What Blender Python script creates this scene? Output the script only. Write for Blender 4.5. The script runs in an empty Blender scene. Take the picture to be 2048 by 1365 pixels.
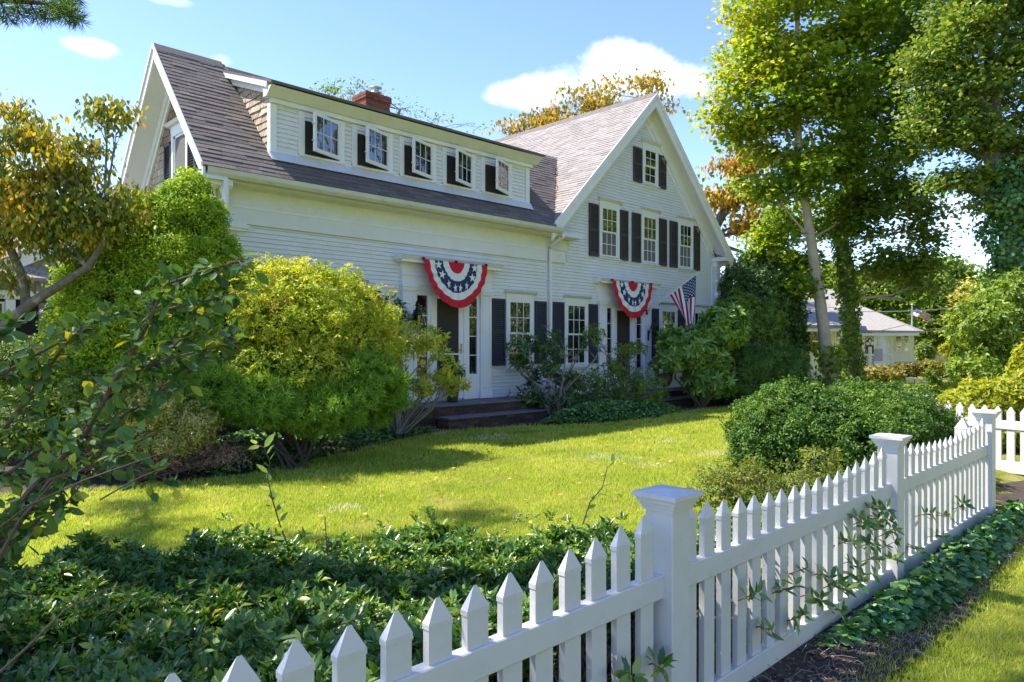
import bpy, math, random
import numpy as np
from mathutils import Vector

# ------------------------------------------------------------------ camera, sky, sun, exposure
scene = bpy.context.scene
col = scene.collection
F_PX, HX, HY = 1426.0, 1024.0, 692.0        # focal length and horizon of the photograph (2048 px wide)
CA, CB = 0.7022, 0.7120                     # house axes seen from the camera
CAMZ = 1.5
cam_data = bpy.data.cameras.new('camera')
cam = bpy.data.objects.new('camera', cam_data)
col.objects.link(cam)
cam.location = (0, 0, CAMZ)
cam.rotation_euler = (math.radians(90), 0, -math.asin(CA))
cam_data.sensor_width = 36
cam_data.lens = 36 * F_PX / 2048
cam_data.shift_y = 9.5 / 2048
cam_data.clip_start = 0.05
cam_data.clip_end = 2000
scene.camera = cam

SUN_TO = Vector((-0.565, 0.80, 1.46)).normalized()
sun_el = math.asin(SUN_TO.z)
sun_az = math.atan2(SUN_TO.x, SUN_TO.y)      # clockwise from +Y
world = bpy.data.worlds.new('World')
scene.world = world
world.use_nodes = True
wn, wl = world.node_tree.nodes, world.node_tree.links
wn.clear()
w_out = wn.new('ShaderNodeOutputWorld')
w_bg = wn.new('ShaderNodeBackground')
w_sky = wn.new('ShaderNodeTexSky')
w_sky.sky_type = 'NISHITA'
w_sky.sun_disc = False
w_sky.sun_elevation = sun_el
w_sky.sun_rotation = sun_az
w_sky.altitude = 10
w_sky.air_density = 1.0
w_sky.dust_density = 0.1
w_sky.ozone_density = 2.6
w_bg.inputs['Strength'].default_value = 0.15
def wmath(op, a, b=None, c=None):
    n = wn.new('ShaderNodeMath'); n.operation = op
    for i, v in enumerate((a, b, c)):
        if v is None: continue
        if isinstance(v, (int, float)): n.inputs[i].default_value = v
        else: wl.new(v, n.inputs[i])
    return n.outputs[0]
w_tc = wn.new('ShaderNodeTexCoord')
w_noise = wn.new('ShaderNodeTexNoise'); w_noise.inputs['Scale'].default_value = 11; w_noise.inputs['Detail'].default_value = 9
w_noise.inputs['Roughness'].default_value = 0.62
wl.new(w_tc.outputs['Generated'], w_noise.inputs['Vector'])
def cloud_blob(direction, width, height, strength=1.0):
    """soft cloud around one direction of the sky"""
    d = Vector(direction).normalized()
    side = d.cross(Vector((0, 0, 1))).normalized()
    up = side.cross(d)
    def dot(v):
        n = wn.new('ShaderNodeVectorMath'); n.operation = 'DOT_PRODUCT'
        wl.new(w_tc.outputs['Generated'], n.inputs[0]); n.inputs[1].default_value = v
        return n.outputs['Value']
    a = wmath('DIVIDE', dot(side), width); b = wmath('DIVIDE', dot(up), height)
    r2 = wmath('ADD', wmath('MULTIPLY', a, a), wmath('MULTIPLY', b, b))
    front = wmath('GREATER_THAN', dot(d), 0.5)
    g = wmath('MULTIPLY', wmath('SUBTRACT', 1.0, r2), 1.0)
    g = wmath('ADD', g, wmath('MULTIPLY', wmath('SUBTRACT', w_noise.outputs['Fac'], 0.5), 3.0))
    n = wn.new('ShaderNodeMapRange'); n.interpolation_type = 'SMOOTHSTEP'
    wl.new(g, n.inputs['Value']); n.inputs['From Min'].default_value = 0.0; n.inputs['From Max'].default_value = 1.15
    n.inputs['To Max'].default_value = strength
    return wmath('MULTIPLY', n.outputs['Result'], front)
def pix_dir(px, py):
    r = (px - HX) / F_PX; z = -(py - HY) / F_PX
    return (CA + CB * r, CB - CA * r, z)
blobs = [(1230, 150, .10, .040, 1), (1070, 188, .070, .024, 1), (1335, 165, .06, .032, 1), (1215, 118, .055, .028, 1), (1150, 172, .07, .028, 1),
         (185, 96, .030, .011, .6), (440, 122, .018, .009, .4), (1880, 440, .07, .03, .45), (1500, 560, .10, .03, .35),
         (1980, 560, .12, .04, .45), (330, -2, .03, .008, .3), (2500, 300, .16, .05, .6), (-600, 150, .16, .05, .6), (600, -600, .2, .06, .5)]
total = None
for bx, by, bw, bh, bs in blobs:
    c = cloud_blob(pix_dir(bx, by), bw, bh, bs)
    total = c if total is None else wmath('MAXIMUM', total, c)
w_mix = wn.new('ShaderNodeMix'); w_mix.data_type = 'RGBA'
wl.new(total, w_mix.inputs['Factor'])
w_sat = wn.new('ShaderNodeHueSaturation'); w_sat.inputs['Hue'].default_value = .517; w_sat.inputs['Saturation'].default_value = 1.12
wl.new(w_sky.outputs['Color'], w_sat.inputs['Color'])
wl.new(w_sat.outputs['Color'], w_mix.inputs['A'])
w_n2 = wn.new('ShaderNodeTexNoise'); w_n2.inputs['Scale'].default_value = 22; w_n2.inputs['Detail'].default_value = 8; wl.new(w_tc.outputs['Generated'], w_n2.inputs['Vector'])
w_cc = wn.new('ShaderNodeValToRGB'); w_cc.color_ramp.elements[0].position = .35; w_cc.color_ramp.elements[1].position = .62
w_cc.color_ramp.elements[0].color = (.70, .76, .86, 1); w_cc.color_ramp.elements[1].color = (1, 1, 1, 1); wl.new(w_n2.outputs['Fac'], w_cc.inputs['Fac'])
w_cs = wn.new('ShaderNodeVectorMath'); w_cs.operation = 'SCALE'; w_cs.inputs['Scale'].default_value = 5.4; wl.new(w_cc.outputs['Color'], w_cs.inputs[0])
wl.new(w_cs.outputs['Vector'], w_mix.inputs['B'])
wl.new(w_mix.outputs['Result'], w_bg.inputs['Color'])
wl.new(w_bg.outputs['Background'], w_out.inputs['Surface'])

sun_data = bpy.data.lights.new('sun', 'SUN')
sun_data.energy = 4.6
sun_data.angle = math.radians(0.53)
sun_data.color = (1.0, 0.93, 0.80)
sun = bpy.data.objects.new('sun', sun_data)
sun.rotation_euler = (-SUN_TO).to_track_quat('-Z', 'Y').to_euler()
col.objects.link(sun)
scene.view_settings.view_transform = 'Standard'
scene.view_settings.look = 'None'
scene.view_settings.gamma = 1
scene.view_settings.exposure = 1.32
scene.cycles.max_bounces = 8
scene.cycles.transparent_max_bounces = 4
scene.cycles.use_denoising = True
scene.cycles.caustics_reflective = False
scene.cycles.caustics_refractive = False

# ------------------------------------------------------------------ geometry helpers
R_AX = Vector((CB, -CA, 0)); F_AX = Vector((CA, CB, 0))
def at(px, py, d):
    "world point seen at photo pixel (px, py), d metres in front of the camera"
    r = (px - HX) / F_PX
    return Vector((d * (CA + CB * r), d * (CB - CA * r), CAMZ - (py - HY) / F_PX * d))
def onground(px, py, z=0.0):
    return at(px, py, (CAMZ - z) * F_PX / (py - HY))
def onwall(px, py, y):
    r = (px - HX) / F_PX
    return at(px, py, y / (CB - CA * r))

class MB:
    "collects faces; build() links them as one mesh object"
    def __init__(s): s.v = []; s.f = []; s.m = []
    def poly(s, pts, m=0):
        n = len(s.v); s.v += [tuple(p) for p in pts]; s.f.append(tuple(range(n, n + len(pts)))); s.m.append(m)
    def hexa(s, p, m=0):
        "p: 4 bottom corners then 4 top corners"
        n = len(s.v); s.v += [tuple(q) for q in p]
        for a in ((3, 2, 1, 0), (4, 5, 6, 7), (0, 1, 5, 4), (1, 2, 6, 5), (2, 3, 7, 6), (3, 0, 4, 7)):
            s.f.append(tuple(n + i for i in a)); s.m.append(m)
    def box(s, x0, x1, y0, y1, z0, z1, m=0):
        s.hexa([(x0, y0, z0), (x1, y0, z0), (x1, y1, z0), (x0, y1, z0), (x0, y0, z1), (x1, y0, z1), (x1, y1, z1), (x0, y1, z1)], m)
    def prism(s, pts, off, m=0):
        "extrude polygon pts by vector off"
        n = len(s.v); k = len(pts); off = Vector(off)
        s.v += [tuple(p) for p in pts] + [tuple(Vector(p) + off) for p in pts]
        s.f.append(tuple(range(n + k - 1, n - 1, -1))); s.m.append(m)
        s.f.append(tuple(range(n + k, n + 2 * k))); s.m.append(m)
        for i in range(k):
            j = (i + 1) % k
            s.f.append((n + i, n + j, n + k + j, n + k + i)); s.m.append(m)
    def beam(s, a, b, w, h, up=(0, 0, 1), m=0):
        "rectangular bar from a to b, w wide sideways, h along up"
        a, b = Vector(a), Vector(b); d = (b - a).normalized(); side = d.cross(Vector(up)).normalized(); u = side.cross(d)
        q = []
        for p in (a, b):
            q += [p - side * w / 2 - u * h / 2, p + side * w / 2 - u * h / 2, p + side * w / 2 + u * h / 2, p - side * w / 2 + u * h / 2]
        n = len(s.v); s.v += [tuple(p) for p in q]
        for f in ((3, 2, 1, 0), (4, 5, 6, 7), (0, 1, 5, 4), (1, 2, 6, 5), (2, 3, 7, 6), (3, 0, 4, 7)):
            s.f.append(tuple(n + i for i in f)); s.m.append(m)
    def tube(s, pts, rad, n=6, m=0, cap=True):
        pts = [Vector(p) for p in pts]
        if isinstance(rad, (int, float)): rad = [rad] * len(pts)
        base = len(s.v); ref = Vector((0.31, 0.17, 0.93))
        for i, p in enumerate(pts):
            d = (pts[min(i + 1, len(pts) - 1)] - pts[max(i - 1, 0)]).normalized()
            if abs(d.dot(ref)) > .95: rr = Vector((1, 0, 0))
            else: rr = ref
            a = d.cross(rr).normalized(); b = d.cross(a)
            for k in range(n):
                t = 2 * math.pi * k / n
                s.v.append(tuple(p + (a * math.cos(t) + b * math.sin(t)) * rad[i]))
        for i in range(len(pts) - 1):
            for k in range(n):
                a0 = base + i * n + k; a1 = base + i * n + (k + 1) % n
                s.f.append((a0, a1, a1 + n, a0 + n)); s.m.append(m)
        if cap:
            s.f.append(tuple(base + k for k in range(n))); s.m.append(m)
            e = base + (len(pts) - 1) * n
            s.f.append(tuple(e + k for k in range(n - 1, -1, -1))); s.m.append(m)
    def lathe(s, prof, c, n=12, m=0):
        base = len(s.v)
        for r, z in prof:
            for k in range(n):
                t = 2 * math.pi * k / n
                s.v.append((c[0] + r * math.cos(t), c[1] + r * math.sin(t), c[2] + z))
        for i in range(len(prof) - 1):
            for k in range(n):
                a0 = base + i * n + k; a1 = base + i * n + (k + 1) % n
                s.f.append((a0, a1, a1 + n, a0 + n)); s.m.append(m)
    def build(s, name, mats, parent=None, smooth=False):
        me = bpy.data.meshes.new(name)
        me.from_pydata(s.v, [], s.f)
        if not isinstance(mats, (list, tuple)): mats = [mats]
        for mm in mats: me.materials.append(mm)
        if len(mats) > 1: me.polygons.foreach_set('material_index', s.m)
        if smooth: me.polygons.foreach_set('use_smooth', [True] * len(me.polygons))
        me.update()
        return link(name, me, parent)
def link(name, me, parent=None):
    o = bpy.data.objects.new(name, me); col.objects.link(o)
    if parent is not None: o.parent = parent
    return o
def tag(o, label=None, cat=None, group=None, kind=None):
    if label: o['label'] = label
    if cat: o['category'] = cat
    if group: o['group'] = group
    if kind: o['kind'] = kind
    return o
def thing(name, label, cat, group=None):
    o = bpy.data.objects.new(name, None); col.objects.link(o); o.empty_display_size = 0.2
    return tag(o, label, cat, group)
def structure(o):
    o['kind'] = 'structure'; return o
def stuff(o, label=None, cat=None):
    o['kind'] = 'stuff'
    return tag(o, label, cat)

# ------------------------------------------------------------------ materials
def new_mat(name):
    m = bpy.data.materials.new(name); m.use_nodes = True
    nt = m.node_tree; b = nt.nodes['Principled BSDF']
    return m, nt, b
def mat(name, color, rough=.7, var=.12, scale=6, bump=0.0, bscale=60, metal=0, spec=.4, dirt=None, dirt_amt=.0, dirt_scale=1.5, stretch=None):
    "plain surface with colour variation, optional stains and fine relief"
    m, nt, b = new_mat(name); N, L = nt.nodes, nt.links
    tc = N.new('ShaderNodeTexCoord'); src = tc.outputs['Object']
    if stretch:
        mp = N.new('ShaderNodeMapping'); mp.inputs['Scale'].default_value = stretch
        L.new(src, mp.inputs['Vector']); src = mp.outputs['Vector']
    nz = N.new('ShaderNodeTexNoise'); nz.inputs['Scale'].default_value = scale; nz.inputs['Detail'].default_value = 6
    L.new(src, nz.inputs['Vector'])
    mx = N.new('ShaderNodeMix'); mx.data_type = 'RGBA'
    c = Vector(color)
    mx.inputs['A'].default_value = (*[max(0, x * (1 - var * 1.5)) for x in c], 1)
    mx.inputs['B'].default_value = (*[min(1, x * (1 + var)) for x in c], 1)
    L.new(nz.outputs['Fac'], mx.inputs['Factor']); out = mx.outputs['Result']
    if dirt:
        n2 = N.new('ShaderNodeTexNoise'); n2.inputs['Scale'].default_value = dirt_scale; n2.inputs['Detail'].default_value = 8
        n2.inputs['Roughness'].default_value = .7
        L.new(src, n2.inputs['Vector'])
        rg = N.new('ShaderNodeMapRange'); rg.inputs['From Min'].default_value = .5; rg.inputs['From Max'].default_value = .8
        rg.inputs['To Max'].default_value = dirt_amt; L.new(n2.outputs['Fac'], rg.inputs['Value'])
        m2 = N.new('ShaderNodeMix'); m2.data_type = 'RGBA'; L.new(rg.outputs['Result'], m2.inputs['Factor'])
        L.new(out, m2.inputs['A']); m2.inputs['B'].default_value = (*dirt, 1); out = m2.outputs['Result']
    L.new(out, b.inputs['Base Color'])
    b.inputs['Roughness'].default_value = rough; b.inputs['Metallic'].default_value = metal
    b.inputs['Specular IOR Level'].default_value = spec
    if bump:
        n3 = N.new('ShaderNodeTexNoise'); n3.inputs['Scale'].default_value = bscale; n3.inputs['Detail'].default_value = 4
        L.new(src, n3.inputs['Vector'])
        bp = N.new('ShaderNodeBump'); bp.inputs['Strength'].default_value = bump; bp.inputs['Distance'].default_value = .01
        L.new(n3.outputs['Fac'], bp.inputs['Height']); L.new(bp.outputs['Normal'], b.inputs['Normal'])
    return m
def piece_mat(name, colors, rough=.85, bump=.4, bscale=90, grain=None, stain=None):
    "every object (piece) takes its own shade; grain stretches the noise"
    m, nt, b = new_mat(name); N, L = nt.nodes, nt.links
    oi = N.new('ShaderNodeObjectInfo'); at_ = N.new('ShaderNodeAttribute'); at_.attribute_name = 'rnd'
    ad = N.new('ShaderNodeMath'); ad.operation = 'ADD'; L.new(oi.outputs['Random'], ad.inputs[0]); L.new(at_.outputs['Fac'], ad.inputs[1])
    fr = N.new('ShaderNodeMath'); fr.operation = 'FRACT'; L.new(ad.outputs[0], fr.inputs[0])
    rp = N.new('ShaderNodeValToRGB'); cr = rp.color_ramp
    while len(cr.elements) < len(colors): cr.elements.new(.5)
    for i, cc in enumerate(colors):
        cr.elements[i].position = i / (len(colors) - 1); cr.elements[i].color = (*cc, 1)
    L.new(fr.outputs[0], rp.inputs['Fac'])
    tc = N.new('ShaderNodeTexCoord'); src = tc.outputs['Object']
    if grain:
        mp = N.new('ShaderNodeMapping'); mp.inputs['Scale'].default_value = grain; L.new(src, mp.inputs['Vector']); src = mp.outputs['Vector']
    nz = N.new('ShaderNodeTexNoise'); nz.inputs['Scale'].default_value = bscale * .35; nz.inputs['Detail'].default_value = 6; L.new(src, nz.inputs['Vector'])
    mr = N.new('ShaderNodeMapRange'); mr.inputs['From Min'].default_value = .3; mr.inputs['From Max'].default_value = .7
    mr.inputs['To Min'].default_value = .7; mr.inputs['To Max'].default_value = 1.25; L.new(nz.outputs['Fac'], mr.inputs['Value'])
    vm = N.new('ShaderNodeVectorMath'); vm.operation = 'SCALE'; L.new(rp.outputs['Color'], vm.inputs[0]); L.new(mr.outputs['Result'], vm.inputs['Scale'])
    out = vm.outputs['Vector']
    if stain:
        n2 = N.new('ShaderNodeTexNoise'); n2.inputs['Scale'].default_value = bscale * .5; n2.inputs['Detail'].default_value = 5; L.new(src, n2.inputs['Vector'])
        rg = N.new('ShaderNodeMapRange'); rg.inputs['From Min'].default_value = .5; rg.inputs['From Max'].default_value = .68; L.new(n2.outputs['Fac'], rg.inputs['Value'])
        m2 = N.new('ShaderNodeMix'); m2.data_type = 'RGBA'; L.new(rg.outputs['Result'], m2.inputs['Factor'])
        L.new(out, m2.inputs['A']); m2.inputs['B'].default_value = (*stain, 1); out = m2.outputs['Result']
    L.new(out, b.inputs['Base Color']); b.inputs['Roughness'].default_value = rough; b.inputs['Specular IOR Level'].default_value = .25
    n3 = N.new('ShaderNodeTexNoise'); n3.inputs['Scale'].default_value = bscale; L.new(src, n3.inputs['Vector'])
    bp = N.new('ShaderNodeBump'); bp.inputs['Strength'].default_value = bump; bp.inputs['Distance'].default_value = .01
    L.new(n3.outputs['Fac'], bp.inputs['Height']); L.new(bp.outputs['Normal'], b.inputs['Normal'])
    return m
def leaf_mat(name, colors, rough=.45, trans=.4, spec=.35, tcol=(1.25, 1.15, .5), gain=1.75):
    "leaf colours picked per leaf from the rnd attribute; thin, lets light through"
    m, nt, b = new_mat(name); N, L = nt.nodes, nt.links
    a = N.new('ShaderNodeAttribute'); a.attribute_name = 'rnd'
    rp = N.new('ShaderNodeValToRGB'); cr = rp.color_ramp
    while len(cr.elements) < len(colors): cr.elements.new(.5)
    for i, (p, cc) in enumerate(colors):
        cr.elements[i].position = p; cr.elements[i].color = (*[min(.75, x * gain) for x in cc], 1)
    L.new(a.outputs['Fac'], rp.inputs['Fac'])
    L.new(rp.outputs['Color'], b.inputs['Base Color'])
    b.inputs['Roughness'].default_value = rough; b.inputs['Specular IOR Level'].default_value = spec
    vm = N.new('ShaderNodeVectorMath'); vm.operation = 'MULTIPLY'; L.new(rp.outputs['Color'], vm.inputs[0]); vm.inputs[1].default_value = tcol
    tr = N.new('ShaderNodeBsdfTranslucent'); L.new(vm.outputs['Vector'], tr.inputs['Color'])
    ms = N.new('ShaderNodeMixShader'); ms.inputs['Fac'].default_value = trans
    L.new(b.outputs['BSDF'], ms.inputs[1]); L.new(tr.outputs['BSDF'], ms.inputs[2])
    L.new(ms.outputs['Shader'], N['Material Output'].inputs['Surface'])
    return m

WHITE = mat('white_clapboard_paint', (.73, .735, .755), .55, .05, 3, .12, 40, dirt=(.50, .49, .42), dirt_amt=.35, dirt_scale=2.2)
TRIM = mat('white_trim_paint', (.78, .78, .795), .5, .04, 2, .05, 50, dirt=(.52, .50, .40), dirt_amt=.25, dirt_scale=3)
TRIM_OLD = mat('mildewed_white_paint', (.72, .73, .73), .6, .06, 4, .1, 50, dirt=(.50, .47, .33), dirt_amt=.45, dirt_scale=2.5)
VINYL = mat('white_vinyl', (.62, .60, .58), .42, .04, 2.5, .06, 30, spec=.4, dirt=(.42, .40, .32), dirt_amt=.45, dirt_scale=5)
DARKWOOD = mat('black_shutter_paint', (.040, .040, .050), .5, .25, 8, .1, 60)
BROWNSHUT = mat('faded_dark_brown_paint', (.060, .052, .050), .6, .25, 8, .1, 60)
SCREEN = mat('insect_screen', (.045, .037, .033), .9, .2, 3, .15, 300)
SCREEN2 = mat('grey_window_screen', (.16, .15, .145), .9, .2, 3, .1, 300)
DARK = mat('dark_interior', (.012, .012, .013), .9, .2, 3)
IRON = mat('black_iron', (.02, .02, .022), .45, .2, 10, .1, 80, metal=.3)
STEEL = mat('galvanised_metal', (.55, .57, .58), .35, .15, 10, .1, 80, metal=.9)
BRASS = mat('brass', (.6, .42, .15), .35, .15, 10, 0, 80, metal=.9)
GUTTER = mat('weathered_white_gutter', (.60, .60, .54), .5, .08, 5, .05, 50, dirt=(.35, .34, .20), dirt_amt=.6, dirt_scale=3)
LEAD = mat('pale_flashing', (.60, .62, .68), .45, .12, 8, .1, 40)
ROOF_BASE = mat('roof_underlay', (.07, .06, .055), .9, .2, 10)
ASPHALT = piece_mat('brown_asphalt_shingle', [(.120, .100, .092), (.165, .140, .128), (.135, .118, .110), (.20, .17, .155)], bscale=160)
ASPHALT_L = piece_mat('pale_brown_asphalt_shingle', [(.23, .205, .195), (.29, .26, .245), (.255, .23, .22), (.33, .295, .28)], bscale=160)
CEDAR = piece_mat('weathered_cedar_shingle', [(.46, .38, .28), (.58, .50, .38), (.40, .30, .21), (.66, .60, .48)], grain=(3, 3, .35), bscale=60, stain=(.16, .085, .045))
CEDAR_D = piece_mat('brown_cedar_shingle', [(.22, .13, .09), (.30, .19, .13), (.36, .26, .18)], grain=(3, 3, .35), bscale=60, stain=(.10, .05, .03))
CEDAR_G = piece_mat('grey_cedar_shingle', [(.24, .23, .20), (.32, .30, .27), (.28, .26, .22)], grain=(3, 3, .35), bscale=60, stain=(.17, .13, .09))
BRICK = piece_mat('red_brick', [(.20, .060, .040), (.26, .085, .055), (.16, .05, .035), (.30, .12, .08)], bscale=120)
BRICK_D = piece_mat('old_dark_brick', [(.070, .042, .036), (.10, .054, .044), (.05, .036, .032), (.13, .075, .06)], bscale=120)
MORTAR = mat('mortar', (.42, .38, .34), .9, .2, 20, .3, 120)
MORTAR_D = mat('mossy_mortar', (.06, .052, .042), .9, .3, 12, .3, 120)
SLATE = mat('grey_step_stone', (.16, .165, .18), .7, .3, 6, .3, 60)
RED = mat('red_cloth', (.55, .012, .025), .8, .1, 4, .15, 400)
CRIMSON = mat('crimson_cloth', (.30, .015, .05), .8, .1, 4, .15, 400)
CLOTHW = mat('white_cloth', (.74, .74, .74), .8, .06, 4, .15, 400)
NAVY = mat('navy_cloth', (.022, .048, .105), .8, .15, 4, .15, 400)
BARK = mat('grey_bark', (.16, .135, .11), .9, .4, 12, .9, 45, dirt=(.42, .43, .34), dirt_amt=1, dirt_scale=11)
BARK_P = mat('pale_tan_bark', (.52, .43, .34), .85, .25, 5, .5, 40, dirt=(.16, .12, .09), dirt_amt=.7, dirt_scale=4, stretch=(1, 1, .5))
BARK_D = mat('dark_bark', (.085, .065, .05), .9, .35, 14, .6, 60)
TWIG = mat('brown_twig', (.13, .085, .06), .85, .35, 14, .3, 80)
TWIG_G = mat('grey_twig', (.26, .23, .20), .85, .35, 14, .3, 80)
def glass_mat(name, ior, rough):
    m, nt, b = new_mat(name); N, L = nt.nodes, nt.links
    b.inputs['Base Color'].default_value = (.010, .011, .012, 1); b.inputs['Roughness'].default_value = rough
    b.inputs['IOR'].default_value = ior
    tc = N.new('ShaderNodeTexCoord'); nz = N.new('ShaderNodeTexNoise'); nz.inputs['Scale'].default_value = 3.5; L.new(tc.outputs['Object'], nz.inputs['Vector'])
    bp = N.new('ShaderNodeBump'); bp.inputs['Strength'].default_value = .25; bp.inputs['Distance'].default_value = .02
    L.new(nz.outputs['Fac'], bp.inputs['Height']); L.new(bp.outputs['Normal'], b.inputs['Normal'])
    return m
GLASS = glass_mat('window_glass', 2.3, .02)
# ------------------------------------------------------------------ the house
rng = random.Random(7)
house = thing('house', 'large white clapboard house with brown shingled roofs, dormer and tall front gable', 'house')
WY = 11.0                                   # front wall plane
WX0, WX1, JX = 4.45, 19.6, 12.0             # left wall, right wall, junction of wing and gabled block
EAVE_Y, EAVE_Z, RID_Y, RID_Z, PITCH = 10.5, 4.13, 12.6, 6.50, 2.37 / 2.10
RAKE_X = 4.08
GC, GTOP, GS = 15.75, 8.10, .97             # gabled block: centre line, ridge height, slope
GE0, GE1, GEZ = 11.72, 19.82, 4.15
BACK = 19.5
GEAVE_Y = 10.6

# solid walls
b = MB()
b.box(WX0, JX, WY, 14.45, 0, 4.0)
b.prism([(WX0 + .002, WY, 4.0), (WX0 + .002, 14.45, 4.0), (WX0 + .002, 12.72, 6.2), (WX0 + .002, RID_Y - .12, 6.2)], (.25, 0, 0))
b.prism([(JX, WY, 0), (WX1, WY, 0), (WX1, WY, 4.05), (GC, WY, 7.82), (JX, WY, 4.18)], (0, BACK - WY, 0))
b.build('wall', WHITE, house)
b = MB(); b.box(WX0 - .02, WX1 + .02, WY - .03, WY + .2, -.05, .33); b.build('foundation', MORTAR_D, house)

# ---- clapboards, course by course
def clapboard(x0, x1, z0, z1, y=WY, t=.019, m=None):
    z1 = z1 - .0065; t += .004
    c = MB(); c.prism([(x0, y + .002, z0), (x0, y - t, z0), (x0, y - .006, z1), (x0, y + .002, z1)], (x1 - x0, 0, 0))
    return c.build('clapboard', m or WHITE, house)
EXPO = .074
HOLES = [(7.88, 10.16, 0, 3.07), (13.74, 15.96, 0, 3.04)] + [(a - .06, b_ + .06, c_, d_) for a, b_, c_, d_ in
         [(10.72, 11.40, 1.02, 2.49), (12.62, 13.30, 1.02, 2.49), (16.54, 17.22, 1.02, 2.49), (18.20, 18.80, 1.02, 2.49), (6.35, 7.0, 1.02, 2.49),
          (13.92, 14.55, 3.68, 4.95), (15.68, 16.29, 3.68, 4.95), (17.44, 18.05, 3.68, 4.95), (15.74, 16.28, 5.79, 6.74)]]
def course(x0, x1, z0, z1):
    "one course of siding, cut round the doors and windows"
    spans = [(x0, x1)]
    for (a, b_, c_, d_) in HOLES:
        if z1 > c_ and z0 < d_:
            nxt = []
            for (p, q) in spans:
                if b_ <= p or a >= q: nxt.append((p, q)); continue
                if a - p > .03: nxt.append((p, a))
                if q - b_ > .03: nxt.append((b_, q))
            spans = nxt
    for p, q in spans: course_span(p, q, z0, z1)
def course_span(x0, x1, z0, z1):
    n = max(1, round((x1 - x0) / 4.2)); cuts = [x0]
    for k in range(1, n): cuts.append(x0 + (x1 - x0) * k / n + rng.uniform(-.9, .9))
    cuts.append(x1)
    for a, c in zip(cuts[:-1], cuts[1:]):
        if c - a > .02: clapboard(a + .0008, c - .0008, z0 + rng.uniform(-.001, .001), z1, t=rng.uniform(.017, .022))
z = .42
while z < 3.41:
    course(WX0 + .14, JX - .09, z, min(z + EXPO, 3.42)); z += EXPO
z = .36; k = 0
while z < 7.35:
    z1 = z + EXPO
    if z < 3.42: a = 12.08
    elif z < 4.1: a = 12.62
    else: a = GC - (7.40 - z) / GS
    e = 19.18 if z < 4.1 else GC + (7.40 - z) / GS
    a = max(a, 12.08)
    if e - a > .1: course(a, e, z, z1)
    z += EXPO

# ---- wing frieze, bands, soffit, gutter
b = MB()
b.box(WX0 + .02, JX - .08, WY - .03, WY, 3.70, 3.98)
b.build('frieze_board', TRIM_OLD, house)
b = MB()
b.box(WX0 + .02, JX - .08, WY - .045, WY, 3.665, 3.70)
b.build('moulding', TRIM, house)
b = MB(); b.box(WX0 + .02, JX - .08, WY - .037, WY, 3.548, 3.664); b.build('architrave_board', WHITE, house)
b = MB(); b.box(WX0 + .02, JX - .08, WY - .052, WY, 3.42, 3.546); b.build('architrave_board', WHITE, house)
b = MB()
b.prism([(RAKE_X + .02, WY - .002, 3.95), (RAKE_X + .02, WY - .08, 3.98), (RAKE_X + .02, WY - .32, 3.98), (RAKE_X + .02, WY - .32, 4.085), (RAKE_X + .02, WY, 4.085)], (JX - .28 - RAKE_X, 0, 0))
b.build('eave_box', TRIM_OLD, house)
b = MB()   # K-style gutter
prof = [(EAVE_Y + .13, 4.01), (EAVE_Y + .05, 4.01), (EAVE_Y + .01, 4.055), (EAVE_Y, 4.125), (EAVE_Y + .012, 4.128), (EAVE_Y + .02, 4.06), (EAVE_Y + .055, 4.022), (EAVE_Y + .125, 4.022)]
b.prism([(RAKE_X + .06, y, z) for y, z in prof], (JX - .05 - RAKE_X, 0, 0))
b.build('gutter', GUTTER, house)
def downspout(x, y0, y1, z0, z1, w=.065):
    c = MB()
    c.beam((x, y0, z1 + .12), (x, y0, z1 + .02), w, w, (0, 1, 0))
    c.beam((x, y0, z1 + .04), (x, y1, z1 - .18), w, w, (0, 1, 0))
    c.beam((x, y1, z1 - .15), (x, y1, z0), w, w * .85, (0, 1, 0))
    for zz in (z1 - .9, z1 - 2.3): c.box(x - w * .7, x + w * .7, y1 - w * .48, WY - .01, zz, zz + .03)
    return c.build('downspout', TRIM, house)
downspout(12.02, EAVE_Y + .07, WY - .06, .35, 3.90)
downspout(4.52, EAVE_Y + .16, WY - .06, .35, 3.86)
# left corner boards with a stub capital
b = MB(); b.box(WX0 - .01, WX0 + .14, WY - .028, WY, .3, 3.42); b.box(WX0 - .03, WX0, WY - .028, WY + .12, .3, 3.9)
b.build('corner_board', TRIM, house)
b = MB(); b.box(WX0 - .08, WX0 + .50, WY - .10, WY - .0, 3.34, 3.40); b.box(WX0 - .06, WX0 + .46, WY - .075, WY, 3.30, 3.34); b.box(WX0 - .04, WX0 + .47, WY - .06, WY, 3.40, 3.44)
b.box(WX0 - .08, WX0 , WY, WY + .45, 3.34, 3.40)
b.build('pilaster_capital', TRIM, house)

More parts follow.
